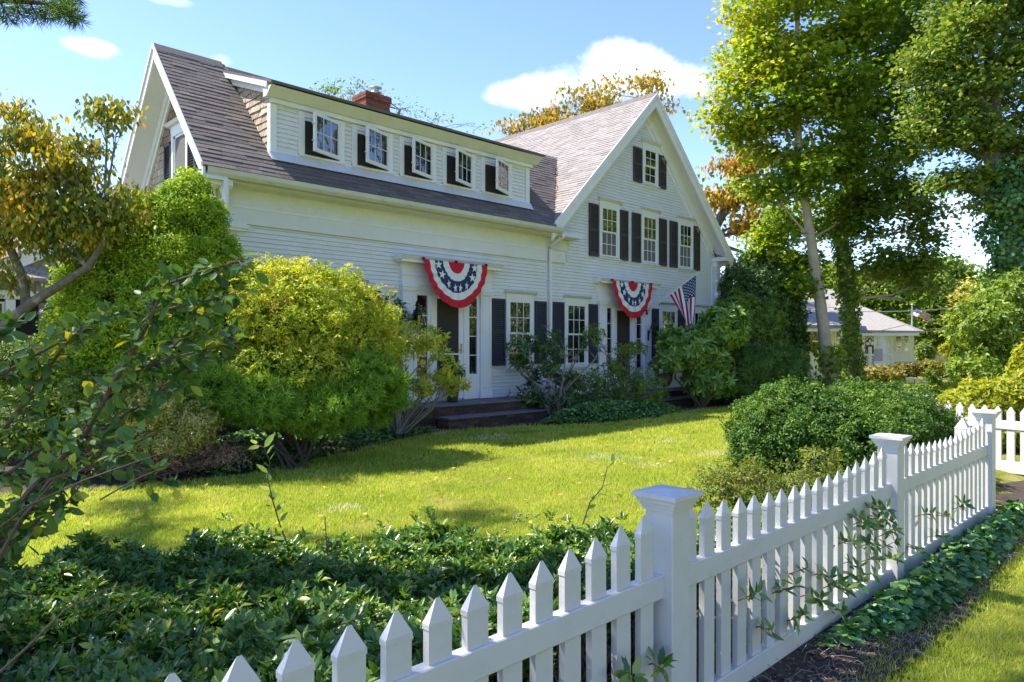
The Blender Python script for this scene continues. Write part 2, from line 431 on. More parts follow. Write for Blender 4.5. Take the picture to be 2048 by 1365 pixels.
# ---- roofs: base slabs and shingles
def roof_slab(pts, th=.05):
    p = [Vector(q) for q in pts]; n = (p[1] - p[0]).cross(p[2] - p[0]).normalized()
    if n.z < 0: n = -n
    c = MB(); c.prism([q - n * (th + .012) for q in p], n * th); return c.build('roof_deck', ROOF_BASE, house)
shingle_count = [0]; shingle_rest = {}
def shingles(O, A, S, expo, rows, intervals, m, width=.30, single=True, start=0):
    "rows of shingles laid up the slope; intervals(s) gives the stretch(es) of a row"
    O, A, S = Vector(O), Vector(A).normalized(), Vector(S).normalized(); N = A.cross(S)
    if N.z < 0: N = -N
    for r in range(start, rows):
        s0 = r * expo
        for (a0, a1) in intervals(s0 + expo * .5):
            x = a0 - rng.uniform(0, width * .6)
            while x < a1:
                w = rng.uniform(.6, 1.3) * width
                xa, xb = max(x, a0) + .001, min(x + w, a1) - .001
                x += w
                if xb - xa < .03: continue
                lift = rng.choice((.007, .010, .014)); sl = s0 + rng.uniform(-.004, .003)
                q = []
                for lo, hi in ((-.012, -.011), (lift, .002)):
                    q += [O + A * xa + S * sl + N * lo, O + A * xb + S * sl + N * lo, O + A * xb + S * (s0 + expo) + N * hi, O + A * xa + S * (s0 + expo) + N * hi]
                if single and shingle_count[0] < 298:
                    shingle_count[0] += 1
                    c = MB(); c.hexa(q); c.build('roof_shingle', m, house)
                else:
                    shingle_rest.setdefault(m.name, (MB(), m))[0].hexa(q)
SL = math.hypot(1, PITCH); UPF = (0, 1 / SL, PITCH / SL)
roof_slab([(RAKE_X, EAVE_Y, EAVE_Z), (11.74, EAVE_Y, EAVE_Z), (14.1, RID_Y, RID_Z - .02), (5.2, RID_Y, RID_Z - .02), (RAKE_X, RID_Y, RID_Z)])
roof_slab([(RAKE_X, RID_Y + (RID_Y - EAVE_Y), EAVE_Z), (5.25, RID_Y + 2.1, EAVE_Z), (5.25, RID_Y, RID_Z), (RAKE_X, RID_Y, RID_Z)])
roof_slab([(5.25, RID_Y + (RID_Y - EAVE_Y), EAVE_Z), (14.2, RID_Y + 2.1, EAVE_Z), (14.2, RID_Y + .03, RID_Z - .12), (5.25, RID_Y + .03, RID_Z - .12)])
DX0, DX1, DY = 5.28, 11.22, 10.89
def valley_x(z): return GC - (GTOP - z) / GS
def front_rows(s):
    y = s / SL; zz = EAVE_Z + y * PITCH
    vx = valley_x(zz)
    if EAVE_Y + y < DY: return [(0, vx - RAKE_X)]
    return [(0, DX0 - RAKE_X - .005), (DX1 - RAKE_X + .005, vx - RAKE_X)]
nrow = int(math.hypot(2.1, 2.37) / .106)
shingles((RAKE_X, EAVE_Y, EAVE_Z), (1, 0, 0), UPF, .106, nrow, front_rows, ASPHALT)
for s_, e_ in ((RAKE_X, 5.2),):
    b = MB(); b.prism([(s_, RID_Y - .12, RID_Z - .115), (s_, RID_Y, RID_Z + .03), (s_, RID_Y + .12, RID_Z - .115), (s_, RID_Y, RID_Z)], (e_ - s_, 0, 0)); b.build('ridge_cap', ASPHALT, house)
# gabled block roof
GEZ = GTOP - (GC - GE0) * GS
roof_slab([(GE0, GEAVE_Y, GEZ), (GE0, BACK, GEZ), (GC, BACK, GTOP), (GC, GEAVE_Y, GTOP)])
roof_slab([(GE1, GEAVE_Y, 4.152), (GE1, BACK, 4.152), (GC, BACK, GTOP), (GC, GEAVE_Y, GTOP)])
GL = math.hypot(1, GS)
def main_rows(s):
    zz = GEZ + s / GL * GS
    if zz < RID_Z - .05:
        yv = EAVE_Y + (zz - EAVE_Z) / PITCH
        return [(0, max(.05, yv - GEAVE_Y))] + ([] if zz > 5.9 else [])
    return [(0, BACK - GEAVE_Y)]
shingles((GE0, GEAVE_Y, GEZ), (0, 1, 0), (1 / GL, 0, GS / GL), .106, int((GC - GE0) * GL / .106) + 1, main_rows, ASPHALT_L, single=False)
b = MB()
for k in range(int((BACK - GEAVE_Y) / .3)):
    y = GEAVE_Y + k * .3
    b.prism([(GC - .13, y, GTOP - .11), (GC, y, GTOP + .035), (GC + .13, y, GTOP - .11), (GC, y, GTOP)], (0, .29, 0))
b.build('ridge_cap', ASPHALT, house)
b = MB(); b.lathe([(.04, 0), (.05, .05), (.02, .09), (.035, .13), (.001, .2)], (GC, GEAVE_Y + .05, GTOP + .02), 8); b.build('finial', TRIM, house)

# ---- dormer
DRZ, DRY = 5.635, 10.56                     # dormer eave
DP = (RID_Z - .13 - DRZ) / (RID_Y - DRY)
b = MB()
zb = EAVE_Z + (DY - EAVE_Y) * PITCH
b.prism([(DX0, DY, zb - .1), (DX0, DY, 5.56), (DX0, RID_Y, 6.32), (DX0, RID_Y, 6.2)], (DX1 - DX0, 0, 0))
b.build('dormer_wall', WHITE, house)
c = MB(); c.prism([(5.14, DRY, DRZ - .02), (5.14, DRY, DRZ + .012), (5.14, RID_Y + .03, RID_Z - .10), (5.14, RID_Y + .03, RID_Z - .15)], (11.42 - 5.14, 0, 0)); c.build('dormer_roof', ASPHALT, house)
DL = math.hypot(1, DP)
shingles((5.14, DRY, DRZ + .014), (1, 0, 0), (0, 1 / DL, DP / DL), .106, int(math.hypot(2.02, .75) / .106), lambda s: [(0, 6.3)], ASPHALT, single=False)
b = MB()   # crown moulding of the dormer eave, mitred round the left corner
for (yo, yi, zt, zl) in ((10.60, 10.77, 5.605, 5.47),):
    b.prism([(5.16, yo, zt), (5.16, yi, zl), (5.16, DY, zl), (5.16, DY, zt)], (11.40 - 5.16, 0, 0))
b.build('crown_moulding', TRIM_OLD, house)
b = MB(); b.box(5.26, 11.30, 10.80, DY - .001, 5.395, 5.468); b.build('dormer_fascia', TRIM, house)
b = MB(); b.box(DX0, DX1, DY - .03, DY, 5.30 + .09, 5.394); b.box(DX0, DX1, DY - .022, DY, 5.375, 5.392)
b.build('moulding', TRIM, house)
for xx in (DX0 - .02, DX1 - .09):
    b = MB(); b.box(xx, xx + .11, DY - .045, DY + .02, zb - .02, 5.39); b.build('dormer_corner_board', TRIM, house)
b = MB(); b.box(DX0 - .01, DX1 + .01, DY - .035, DY, zb - .02, zb + .09); b.build('dormer_base_board', TRIM, house)
b = MB(); b.prism([(DX0 - .03, DY - .036, zb + .06), (DX0 - .03, DY - .13, zb - .085), (DX0 - .03, DY - .14, zb - .10), (DX0 - .03, DY - .03, zb - .02)], (DX1 - DX0 + .08, 0, 0)); b.build('flashing', LEAD, house)
# cheek trim (two white boards under the dormer roof) and cedar shingles
def cheek(x, side):
    def roofz(y): return EAVE_Z + (y - EAVE_Y) * PITCH
    def topz(y): return DRZ + (y - DRY) * DP
    c = MB(); c.prism([(x, 10.72, topz(10.72) - .02), (x, 12.55, topz(12.55) - .02), (x, 12.40, topz(12.40) - .11), (x, 10.74, topz(10.74) - .11)], (side * .14, 0, 0)); c.build('dormer_rake_board', TRIM, house)
    c = MB(); c.prism([(x, 10.82, topz(10.82) - .112), (x, 12.39, topz(12.39) - .112), (x, 12.2, topz(12.2) - .21), (x, 10.84, topz(10.84) - .21)], (side * .07, 0, 0)); c.build('dormer_rake_board', TRIM, house)
    zz = zb - .02; ex = .118
    while zz < 6.2:
        z1 = zz + ex
        y0 = max(DY + .03, (topz(0) * 0 + DRY + (zz + .24 - DRZ) / DP)) if zz + .24 > topz(DY) else DY + .03
        y1 = EAVE_Y + (z1 - EAVE_Z) / PITCH
        y0 = min(y0, y1)
        y = y0
        while y < y1 - .02:
            w = rng.uniform(.08, .19); ye = min(y + w, y1)
            zlo = zz + rng.uniform(-.008, .008)
            yr = EAVE_Y + (zlo - EAVE_Z) / PITCH
            t = rng.uniform(.014, .024)
            c = MB()
            pts = [(x, y + .002, z1), (x, ye - .002, z1), (x, ye - .002, max(zlo, roofz(ye) - .09)), (x, y + .002, zlo)]
            q = [(x + .004 * -side, p[1], p[2]) for p in pts] + [(x + side * (.004 if p[2] > z1 - .01 else t), p[1], p[2]) for p in pts]
            n = 0; c.hexa([q[3], q[2], q[6], q[7], q[0], q[1], q[5], q[4]])
            if side < 0: c.build('cedar_shingle', CEDAR, house)
            y = ye
        zz += ex
cheek(DX0, -1)
b = MB(); b.box(DX0 - .025, DX0 - .001, DY + .0, DY + .05, zb - .02, 5.40); b.build('dormer_corner_board', TRIM, house)

# dormer casement windows, sashes swung out and hinged on the right
dwin = [(5.86, 6.52, .56), (6.87, 7.53, .58), (7.88, 8.54, .60), (8.90, 9.56, .60), (9.92, 10.60, .66)]
def dclap(x0, x1):
    z = zb + .095; 
    while z < 5.36:
        clapboard(x0, x1, z, min(z + EXPO, 5.385), y=DY); z += EXPO
prev = DX0 + .10
for (a, c_, f) in dwin:
    dclap(prev, a - .10); prev = c_ + .10
dclap(prev, DX1 - .10)
for i, (x0, x1, op) in enumerate(dwin):
    z0, z1 = 4.70, 5.35
    w = MB()
    w.box(x0 - .10, x0, DY - .045, DY + .0, z0 - .05, 5.385); w.box(x1, x1 + .10, DY - .045, DY, z0 - .05, 5.385)
    w.box(x0, x1, DY - .040, DY, z1, 5.385)
    w.prism([(x0 - .1, DY - .075, z0 - .06), (x0 - .1, DY - .075, z0 - .035), (x0 - .1, DY, z0 - .0), (x0 - .1, DY, z0 - .06)], (x1 - x0 + .2, 0, 0))
    fr = w.build('casement_window', TRIM, house)
    c = MB(); c.box(x0, x1, DY - .012, DY - .004, z0, z1 - .09); c.build('insect_screen', SCREEN, fr)
    c = MB(); c.box(x0, x1, DY - .025, DY - .002, z1 - .10, z1 - .055); c.box(x0, x1, DY - .03, DY - .002, z1 - .045, z1 - .0); c.box(x0, x0 + .02, DY - .02, DY - .002, z0, z1); c.build('sash_stop', TRIM, fr)
    # swung sash: hinge at x1, rotated out
    ang = math.radians(20 + [0, 0, -1, 1, 4][i]); L_ = x1 - x0 - .01
    dx, dy = -math.cos(ang), -math.sin(ang)
    def P(s, t, z): return (x1 - .005 + dx * s - dy * t, DY - .05 + dy * s + dx * t, z)
    def sbar(mb, s0, s1, z0_, z1_, t0=-.018, t1=.018):
        mb.hexa([P(s0, t0, z0_), P(s1, t0, z0_), P(s1, t1, z0_), P(s0, t1, z0_), P(s0, t0, z1_), P(s1, t0, z1_), P(s1, t1, z1_), P(s0, t1, z1_)])
    c = MB(); sbar(c, 0, .055, z0, z1); sbar(c, L_ - .055, L_, z0, z1); sbar(c, .055, L_ - .055, z0, z0 + .06); sbar(c, .055, L_ - .055, z1 - .055, z1)
    c.build('sash', TRIM, fr)
    c = MB()
    for k in (1, 2):
        s = .055 + (L_ - .11) * k / 3; sbar(c, s - .006, s + .006, z0 + .06, z1 - .055, -.010, .010)
    sbar(c, .055, L_ - .055, (z0 + z1) / 2 - .006, (z0 + z1) / 2 + .006, -.010, .010)
    c.build('muntin', TRIM, fr)
    for k in range(3):
        for j in range(2):
            s0 = .055 + (L_ - .11) * k / 3; s1 = .055 + (L_ - .11) * (k + 1) / 3
            za = z0 + .06 + (z1 - z0 - .115) * j / 2; zc = z0 + .06 + (z1 - z0 - .115) * (j + 1) / 2
            c = MB(); sbar(c, s0, s1, za, zc, -.002, .002); c.build('pane', GLASS, fr)
    c = MB()
    for zz in (z0 + .17, z1 - .2): sbar(c, L_, L_ + .03, zz, zz + .012)
    c.build('catch', TRIM, fr)

# ---- double-hung windows with shutters
def rect_window(x0, x1, z0, z1, cols=2, screen=False, cap=True, y=WY, jy=-.0, capw=None):
    "x0..x1, z0..z1 is the sash opening; y the wall face"
    cs = .085; w = MB(); yf = y - .05
    w.box(x0 - cs, x0, yf, y, z0 - .02, z1 + .0); w.box(x1, x1 + cs, yf, y, z0 - .02, z1)
    w.box(x0 - cs, x1 + cs, yf - .002, y, z1, z1 + .085 + (.10 if cap else .05))
    fr = w.build('double_hung_window', TRIM, house)
    c = MB(); c.prism([(x0 - cs - .02, yf - .045, z0 - .065), (x0 - cs - .02, yf - .045, z0 - .04), (x0 - cs - .02, y, z0 - .018), (x0 - cs - .02, y, z0 - .065)], (x1 - x0 + 2 * cs + .04, 0, 0))
    c.box(x0 - cs, x1 + cs, yf + .01, y, z0 - .115, z0 - .066); c.build('sill', TRIM, fr)
    if cap:
        c = MB(); zc = z1 + .186
        c.prism([(x0 - cs - .08, yf - .085, zc + .03), (x0 - cs - .08, yf - .085, zc + .018), (x0 - cs - .03, yf - .02, zc - .03), (x0 - cs - .03, y, zc - .03), (x0 - cs - .03, y, zc + .035)][:5], (x1 - x0 + 2 * cs + .12, 0, 0))
        c.build('head_cap', TRIM_OLD, fr)
    zm = (z0 + z1) / 2
    for (za, zb_, yo, up) in ((z0, zm + .012, y - .018, False), (zm - .012, z1, y - .034, True)):
        c = MB(); st = .038
        c.box(x0, x0 + st, yo - .012, yo + .008, za, zb_); c.box(x1 - st, x1, yo - .012, yo + .008, za, zb_)
        c.box(x0 + st, x1 - st, yo - .012, yo + .008, za, za + st); c.box(x0 + st, x1 - st, yo - .012, yo + .008, zb_ - st * .8, zb_)
        c.build('sash', TRIM, fr)
        c = MB(); nx = cols
        for k in range(1, nx):
            xx = x0 + st + (x1 - x0 - 2 * st) * k / nx; c.box(xx - .008, xx + .008, yo - .010, yo + .004, za + st, zb_ - st * .8)
        zz = (za + zb_) / 2; c.box(x0 + st, x1 - st, yo - .0105, yo + .0035, zz - .008, zz + .008)
        c.build('muntin', TRIM, fr)
        for k in range(nx):
            for j in range(2):
                xa = x0 + st + (x1 - x0 - 2 * st) * k / nx; xb = x0 + st + (x1 - x0 - 2 * st) * (k + 1) / nx
                zc0 = za + st + (zb_ - za - st * 1.8) * j / 2; zc1 = za + st + (zb_ - za - st * 1.8) * (j + 1) / 2
                c = MB(); c.box(xa, xb, yo - .003, yo + .001, zc0, zc1); c.build('pane', SCREEN2 if (screen and not up) else GLASS, fr)
        if False: pass
    return fr
def shutter(x0, x1, z0, z1, m, y=WY - .024, split=True):
    w = MB(); st = .045; t = .035
    w.box(x0, x0 + st, y - t, y, z0, z1); w.box(x1 - st, x1, y - t, y, z0, z1)
    w.box(x0 + st, x1 - st, y - t, y, z0, z0 + .08); w.box(x0 + st, x1 - st, y - t, y, z1 - .055, z1)
    zm = z0 + (z1 - z0) * .47
    w.box(x0 + st, x1 - st, y - t, y, zm, zm + .07); w.box(x0 + st, x1 - st, y - .006, y, z0, z1)
    o = w.build('shutter', m, house)
    c = MB()
    for (a, e) in ((z0 + .08, zm), (zm + .07, z1 - .055)):
        n = int((e - a) / .042)
        for k in range(n):
            zz = a + (e - a) * (k + .5) / n
            c.prism([(x0 + st, y - t + .004, zz - .018), (x0 + st, y - t + .008, zz - .022), (x0 + st, y - .008, zz + .014), (x0 + st, y - .012, zz + .018)], (x1 - x0 - 2 * st, 0, 0))
    c.build('louvres', m, o)['kind'] = 'stuff'
rect_window(10.72, 11.40, 1.06, 2.47, cols=3); shutter(10.22, 10.60, 1.08, 2.50, DARKWOOD); shutter(11.53, 11.90, 1.10, 2.50, DARKWOOD)
rect_window(12.62, 13.30, 1.06, 2.47, cols=3); shutter(12.11, 12.50, 1.08, 2.51, DARKWOOD); shutter(13.42, 13.78, 1.08, 2.51, DARKWOOD)
shutter(16.08, 16.38, 1.10, 2.50, DARKWOOD); rect_window(16.54, 17.22, 1.06, 2.47, cols=3); shutter(17.34, 17.70, 1.10, 2.50, DARKWOOD)
rect_window(18.20, 18.80, 1.06, 2.47, cols=3)
rect_window(13.92, 14.55, 3.72, 4.93, screen=True, cols=3); shutter(13.43, 13.79, 3.68, 4.96, BROWNSHUT); shutter(14.67, 15.00, 3.68, 4.96, BROWNSHUT)
rect_window(15.68, 16.29, 3.72, 4.93, screen=True, cols=3); shutter(15.18, 15.55, 3.68, 4.96, BROWNSHUT); shutter(16.41, 16.77, 3.68, 4.96, BROWNSHUT)
rect_window(17.44, 18.05, 3.72, 4.93, screen=True, cols=3); shutter(16.94, 17.31, 3.68, 4.96, BROWNSHUT); shutter(18.17, 18.50, 3.68, 4.96, BROWNSHUT)
rect_window(15.74, 16.28, 5.83, 6.72, cols=2); shutter(15.24, 15.61, 5.78, 6.68, BROWNSHUT); shutter(16.40, 16.74, 5.78, 6.68, BROWNSHUT)
# left-of-door window whose edge shows above the bushes
rect_window(6.35, 7.0, 1.06, 2.47, cols=3); shutter(7.12, 7.42, 1.10, 2.50, DARKWOOD)

# ---- gable rakes of the tall block
def rake_pair(depth_y, drop0, drop1, thick, name, m, apex=GTOP, cx=GC, ex0=GE0, ex1=GE1):
    "boards following both slopes between perpendicular drops below the roof line"
    for sgn in (-1, 1):
        xe = ex0 if sgn < 0 else ex1
        ze = apex - abs(cx - xe) * GS
        c = MB()
        c.prism([(cx, depth_y, apex - drop0), (xe, depth_y, ze - drop0), (xe, depth_y, ze - drop1), (cx, depth_y, apex - drop1)], (0, thick, 0))
        c.build(name, m, house)
rake_pair(GEAVE_Y - .03, .0, .13, .035, 'rake_moulding', TRIM)
rake_pair(GEAVE_Y + .006, .131, .36, .05, 'rake_board', TRIM, )
c = None
for sgn in (-1, 1):        # sloping soffits
    xe = GE0 if sgn < 0 else GE1; ze = GTOP - abs(GC - xe) * GS
    c = MB(); c.prism([(GC, GEAVE_Y + .057, GTOP - .20), (xe, GEAVE_Y + .057, ze - .20), (xe, GEAVE_Y + .057, ze - .235), (GC, GEAVE_Y + .057, GTOP - .235)], (0, WY - GEAVE_Y - .06, 0)); c.build('soffit', TRIM, house)
for (d0, d1, t) in ((.236, .50, .06), (.501, .60, .085), (.601, .72, .04)):
    for sgn in (-1, 1):
        xe = GC - (GTOP - d1 - 4.05) / GS if sgn < 0 else GC + (GTOP - d1 - 4.22) / GS
        dx = abs(GC - xe); ze = GTOP - dx * GS
        c = MB(); c.prism([(GC, WY - t, GTOP - d0), (xe, WY - t, ze - d0), (xe, WY - t, ze - d1), (GC, WY - t, GTOP - d1)], (0, t, 0)); c.build('gable_frieze_board', TRIM, house)
# right cornice return, pilaster, necking
b = MB(); b.box(19.30, 19.92, GEAVE_Y - .0, WY + .5, 4.02, 4.14); b.prism([(19.24, GEAVE_Y + .0, 4.142), (19.98, GEAVE_Y + .0, 4.142), (19.9, WY, 4.30), (19.30, WY, 4.30)], (0, 0, .01)); b.build('cornice_return', TRIM, house)
b = MB(); b.box(19.36, WX1 + .06, WY - .10, WY + .4, 3.86, 4.02); b.box(19.40, WX1 + .03, WY - .07, WY + .4, 3.0, 3.86); b.box(19.36, WX1 + .07, WY - .12, WY + .4, 3.40, 3.46)
b.box(19.34, WX1 + .12, WY - .15, WY + .4, 3.0, 3.06); b.box(19.37, WX1 + .07, WY - .11, WY + .4, 2.93, 3.0); b.build('pilaster_capital', TRIM, house)
b = MB(); b.box(19.20, WX1 + .02, WY - .05, WY + .4, .3, 3.9); b.build('corner_pilaster', TRIM, house)
for zz in (3.52, 3.64, 3.76):
    b = MB(); b.box(19.36, WX1 + .05, WY - .085, WY + .3, zz, zz + .035); b.build('capital_moulding', TRIM, house)
# left cornice return and stub frieze beside the downspout
b = MB(); b.prism([(11.80, 10.62, 4.06), (11.80, 10.62, 3.97), (11.80, 10.70, 3.96), (11.80, WY, 3.96), (11.80, WY, 4.10)], (.95, 0, 0)); b.build('cornice_return', TRIM_OLD, house)
b = MB(); b.box(JX + .08, 12.62, WY - .04, WY, 3.70, 3.955); b.build('frieze_board', TRIM_OLD, house)
for (za, zc, t) in ((3.548, 3.69, .045), (3.42, 3.546, .055)):
    b = MB(); b.box(JX + .08, 12.56, WY - t, WY, za, zc); b.build('architrave_board', WHITE, house)

# ---- front doors with pilasters and entablatures
def entrance(x0, x1, zb_, ztop, dl, dr, slim):
    # x0..x1 overall surround; dl..dr door opening
    e = MB(); pw = .30
    e.box(x0 + .02, x1 - .02, WY - .09, WY, ztop - .52, ztop - .11)
    o = e.build('door_entablature', TRIM, house)
    c = MB(); c.box(x0 - .10, x1 + .10, WY - .26, WY, ztop - .11, ztop - .02); c.prism([(x0 - .14, WY - .32, ztop), (x0 - .14, WY - .26, ztop - .07), (x0 - .14, WY, ztop - .07), (x0 - .14, WY, ztop)], (x1 - x0 + .28, 0, 0)); c.build('door_cornice', TRIM, o)
    c = MB(); c.box(x0 + .01, x1 - .01, WY - .105, WY - .05, ztop - .345, ztop - .325); c.build('moulding', TRIM, o)
    for (a, e_) in ((x0 + .03, x0 + .03 + pw), (x1 - .03 - pw, x1 - .03)):
        c = MB(); c.box(a, e_, WY - .105, WY, zb_, ztop - .53)
        p = c.build('pilaster', TRIM, house)
        c = MB(); c.box(a - .03, e_ + .03, WY - .145, WY, ztop - .56, ztop - .521); c.box(a - .015, e_ + .015, WY - .125, WY, ztop - .62, ztop - .56); c.box(a - .015, e_ + .015, WY - .118, WY, ztop - .68, ztop - .66)
        c.build('capital', TRIM, p)
        c = MB(); zz0, zz1 = zb_ + .22, ztop - .74
        for (u0, u1, v0, v1) in ((a + .05, e_ - .05, zz0, zz0 + .012), (a + .05, e_ - .05, zz1 - .012, zz1), (a + .05, a + .062, zz0, zz1), (e_ - .062, e_ - .05, zz0, zz1)):
            c.box(u0, u1, WY - .112, WY - .104, v0, v1)
        c.build('pilaster_panel', WHITE, p)
        c = MB(); c.box(a - .02, e_ + .02, WY - .125, WY, zb_, zb_ + .14); c.build('pilaster_base', TRIM, p)
        for q in range(9):
            c = MB(); xx = a + .02 + (e_ - a - .04) * q / 8.5; c.box(xx, xx + .014, WY - .122, WY - .10, ztop - .655, ztop - .635); c.build('dentil', TRIM, p)
    # lintel under the entablature, sidelights, jambs
    ia, ib = x0 + .03 + pw, x1 - .03 - pw
    c = MB(); c.box(ia, ib, WY - .075, WY, ztop - .62, ztop - .521); c.box(ia, ib, WY - .055, WY, ztop - .70, ztop - .62); c.build('door_lintel', TRIM_OLD, house)
    dt = ztop - .70
    for (a, e_) in ((ia, dl - .10), (dr + .10, ib)):
        sw = e_ - a
        if sw < .08: continue
        c = MB(); c.box(a, a + sw * .18, WY - .05, WY, zb_, dt); c.box(e_ - sw * .18, e_, WY - .05, WY, zb_, dt); c.box(a, e_, WY - .045, WY, zb_, zb_ + .5)
        s = c.build('sidelight', TRIM, house)
        n = 4
        for k in range(n):
            za = zb_ + .5 + (dt - zb_ - .5) * k / n; zc = zb_ + .5 + (dt - zb_ - .5) * (k + 1) / n
            cc = MB(); cc.box(a + sw * .18, e_ - sw * .18, WY - .022, WY - .016, za + .008, zc - .008); cc.build('pane', GLASS, s)
        cc = MB()
        for k in range(1, n):
            za = zb_ + .5 + (dt - zb_ - .5) * k / n; cc.box(a + sw * .18, e_ - sw * .18, WY - .03, WY - .01, za - .008, za + .008)
        cc.build('muntin', TRIM, s)
    c = MB(); c.box(dl - .10, dl, WY - .07, WY, zb_, dt); c.box(dr, dr + .10, WY - .07, WY, zb_, dt); c.build('door_jamb', TRIM, house)
    c = MB(); st = .06
    c.box(dl, dl + st, WY - .05, WY - .02, zb_ + .02, dt); c.box(dr - st * 2.0, dr, WY - .05, WY - .02, zb_ + .02, dt)
    c.box(dl + st, dr - st * 2, WY - .05, WY - .02, zb_ + .02, zb_ + .22); c.box(dl + st, dr - st * 2, WY - .05, WY - .02, zb_ + .9, zb_ + .93); c.box(dl + st, dr - st * 2, WY - .05, WY - .02, dt - .05, dt)
    d = c.build('screen_door', TRIM, house)
    c = MB(); c.box(dl + st, dr - st * 2, WY - .038, WY - .034, zb_ + .22, dt - .05); c.build('insect_screen', SCREEN, d)
    c = MB(); c.box(dr - st * 1.3, dr - st * .7, WY - .066, WY - .05, zb_ + .92, zb_ + 1.12); c.beam((dr - st, WY - .085, zb_ + 1.0), (dr - st * 2.0, WY - .085, zb_ + 1.0), .02, .02); c.build('door_handle', BRASS, d)
entrance(7.86, 10.18, .42, 3.17, 8.68, 9.42, False)
entrance(13.72, 15.98, .42, 3.14, 14.46, 15.20, True)

# ---- left gable end
LX = WX0
def lz(y): return RID_Z - abs(y - RID_Y) * PITCH
for sgn, (ye) in ((-1, EAVE_Y + .02), (1, 2 * RID_Y - EAVE_Y)):
    ze = lz(ye)
    c = MB(); c.prism([(RAKE_X - .01, RID_Y, RID_Z + .0), (RAKE_X - .01, ye, ze), (RAKE_X - .01, ye, ze - .22), (RAKE_X - .01, RID_Y, RID_Z - .24)], (.04, 0, 0)); c.build('rake_board', TRIM, house)
    c = MB(); c.prism([(RAKE_X - .035, RID_Y, RID_Z + .02), (RAKE_X - .035, ye, ze + .02), (RAKE_X - .035, ye, ze - .045), (RAKE_X - .035, RID_Y, RID_Z - .045)], (.024, 0, 0)); c.build('rake_moulding', TRIM, house)
    c = MB(); c.prism([(RAKE_X + .032, RID_Y, RID_Z - .17), (RAKE_X + .032, ye, ze - .17), (RAKE_X + .032, ye, ze - .20), (RAKE_X + .032, RID_Y, RID_Z - .20)], (LX - RAKE_X - .034, 0, 0)); c.build('soffit', TRIM, house)
    for d0, d1, t in ((.201, .42, .07), (.421, .56, .045)):
        c = MB(); c.prism([(LX - t, RID_Y, RID_Z - d0), (LX - t, ye + .5 * -sgn * -1 * 0, ze - d0), (LX - t, ye, ze - d1), (LX - t, RID_Y, RID_Z - d1)], (t, 0, 0)); c.build('gable_frieze_board', TRIM, house)
b = MB(); b.box(RAKE_X - .03, LX + .1, EAVE_Y - .0 + .10, WY + .25, 3.90, 4.0); b.prism([(RAKE_X - .03, EAVE_Y + .1, 4.0), (LX, EAVE_Y + .1, 4.0), (LX, WY + .35, 4.12), (RAKE_X - .03, WY + .35, 4.02)], (0, 0, .02)); b.build('cornice_return', TRIM, house)
# cedar shingles on the gable
ex = .125; zz = 3.9
while zz < 5.9:
    half = (RID_Z - .50 - zz) / PITCH
    y = RID_Y - half; y1 = RID_Y + half
    while y < y1:
        w = rng.uniform(.09, .17); ye = min(y + w, y1); zlo = zz + rng.uniform(-.008, .008)
        if not (11.93 < (y + ye) / 2 < 12.87 and zz < 5.28) and ye - y > .03:
            q = [(LX - rng.uniform(.014, .022), y + .002, zlo), (LX + .002, y + .002, zlo), (LX + .002, ye - .002, zlo), (LX - .016, ye - .002, zlo),
                 (LX - .005, y + .002, zz + ex), (LX + .002, y + .002, zz + ex), (LX + .002, ye - .002, zz + ex), (LX - .005, ye - .002, zz + ex)]
            c = MB(); c.hexa(q); c.build('cedar_shingle', CEDAR_D if zz > 4.9 else CEDAR, house)
        y = ye
    zz += ex
# gable window (facing left)
c = MB(); gy0, gy1, gz0, gz1 = 12.10, 12.66, 3.75, 5.05
for (a, e_, z0, z1) in ((gy0 - .09, gy0, gz0, gz1), (gy1, gy1 + .09, gz0, gz1), (gy0 - .09, gy1 + .09, gz1, gz1 + .17)): c.box(LX - .05, LX, a, e_, z0, z1)
gw = c.build('double_hung_window', TRIM, house)
c = MB(); c.prism([(LX - .14, gy0 - .18, gz1 + .22), (LX - .10, gy0 - .18, gz1 + .18), (LX - .03, gy0 - .18, gz1 + .17), (LX, gy0 - .18, gz1 + .23)], (0, gy1 - gy0 + .36, 0)); c.build('head_cap', TRIM, gw)
c = MB()
for (a, e_, z0, z1) in ((gy0, gy0 + .04, gz0, gz1), (gy1 - .04, gy1, gz0, gz1), (gy0, gy1, gz1 - .04, gz1), (gy0, gy1, 4.38, 4.43)): c.box(LX - .03, LX - .005, a, e_, z0, z1)
c.build('sash', TRIM, gw)
c = MB(); c.box(LX - .018, LX - .012, gy0 + .04, gy1 - .04, gz0, gz1 - .04); c.build('insect_screen', SCREEN2, gw)
for (a, e_) in ((gy0 - .42, gy0 - .10), (gy1 + .10, gy1 + .42)):
    c = MB()
    for (u0, u1, v0, v1) in ((a, a + .04, 3.7, 4.98), (e_ - .04, e_, 3.7, 4.98), (a, e_, 4.93, 4.98), (a, e_, 4.30, 4.36), (a, e_, 3.7, 3.76)): c.box(LX - .06, LX - .025, u0, u1, v0, v1)
    c.box(LX - .032, LX - .022, a, e_, 3.7, 4.98)
    s = c.build('shutter', DARKWOOD, house)
    c = MB()
    for k in range(26):
        z = 3.78 + k * .0445
        if 4.29 < z + .02 < 4.37: continue
        c.prism([(LX - .058, a + .04, z), (LX - .062, a + .04, z + .004), (LX - .03, a + .04, z + .034), (LX - .026, a + .04, z + .03)], (0, e_ - a - .08, 0))
    c.build('louvres', DARKWOOD, s)['kind'] = 'stuff'
# left side wall below the gable
for k in range(28):
    z = .45 + k * .125
    c = MB(); c.prism([(LX - .02, WY, z), (LX + .002, WY, z), (LX + .002, WY, z + .125), (LX - .006, WY, z + .125)], (0, 3.4, 0)); c.build('clapboard', WHITE, house)

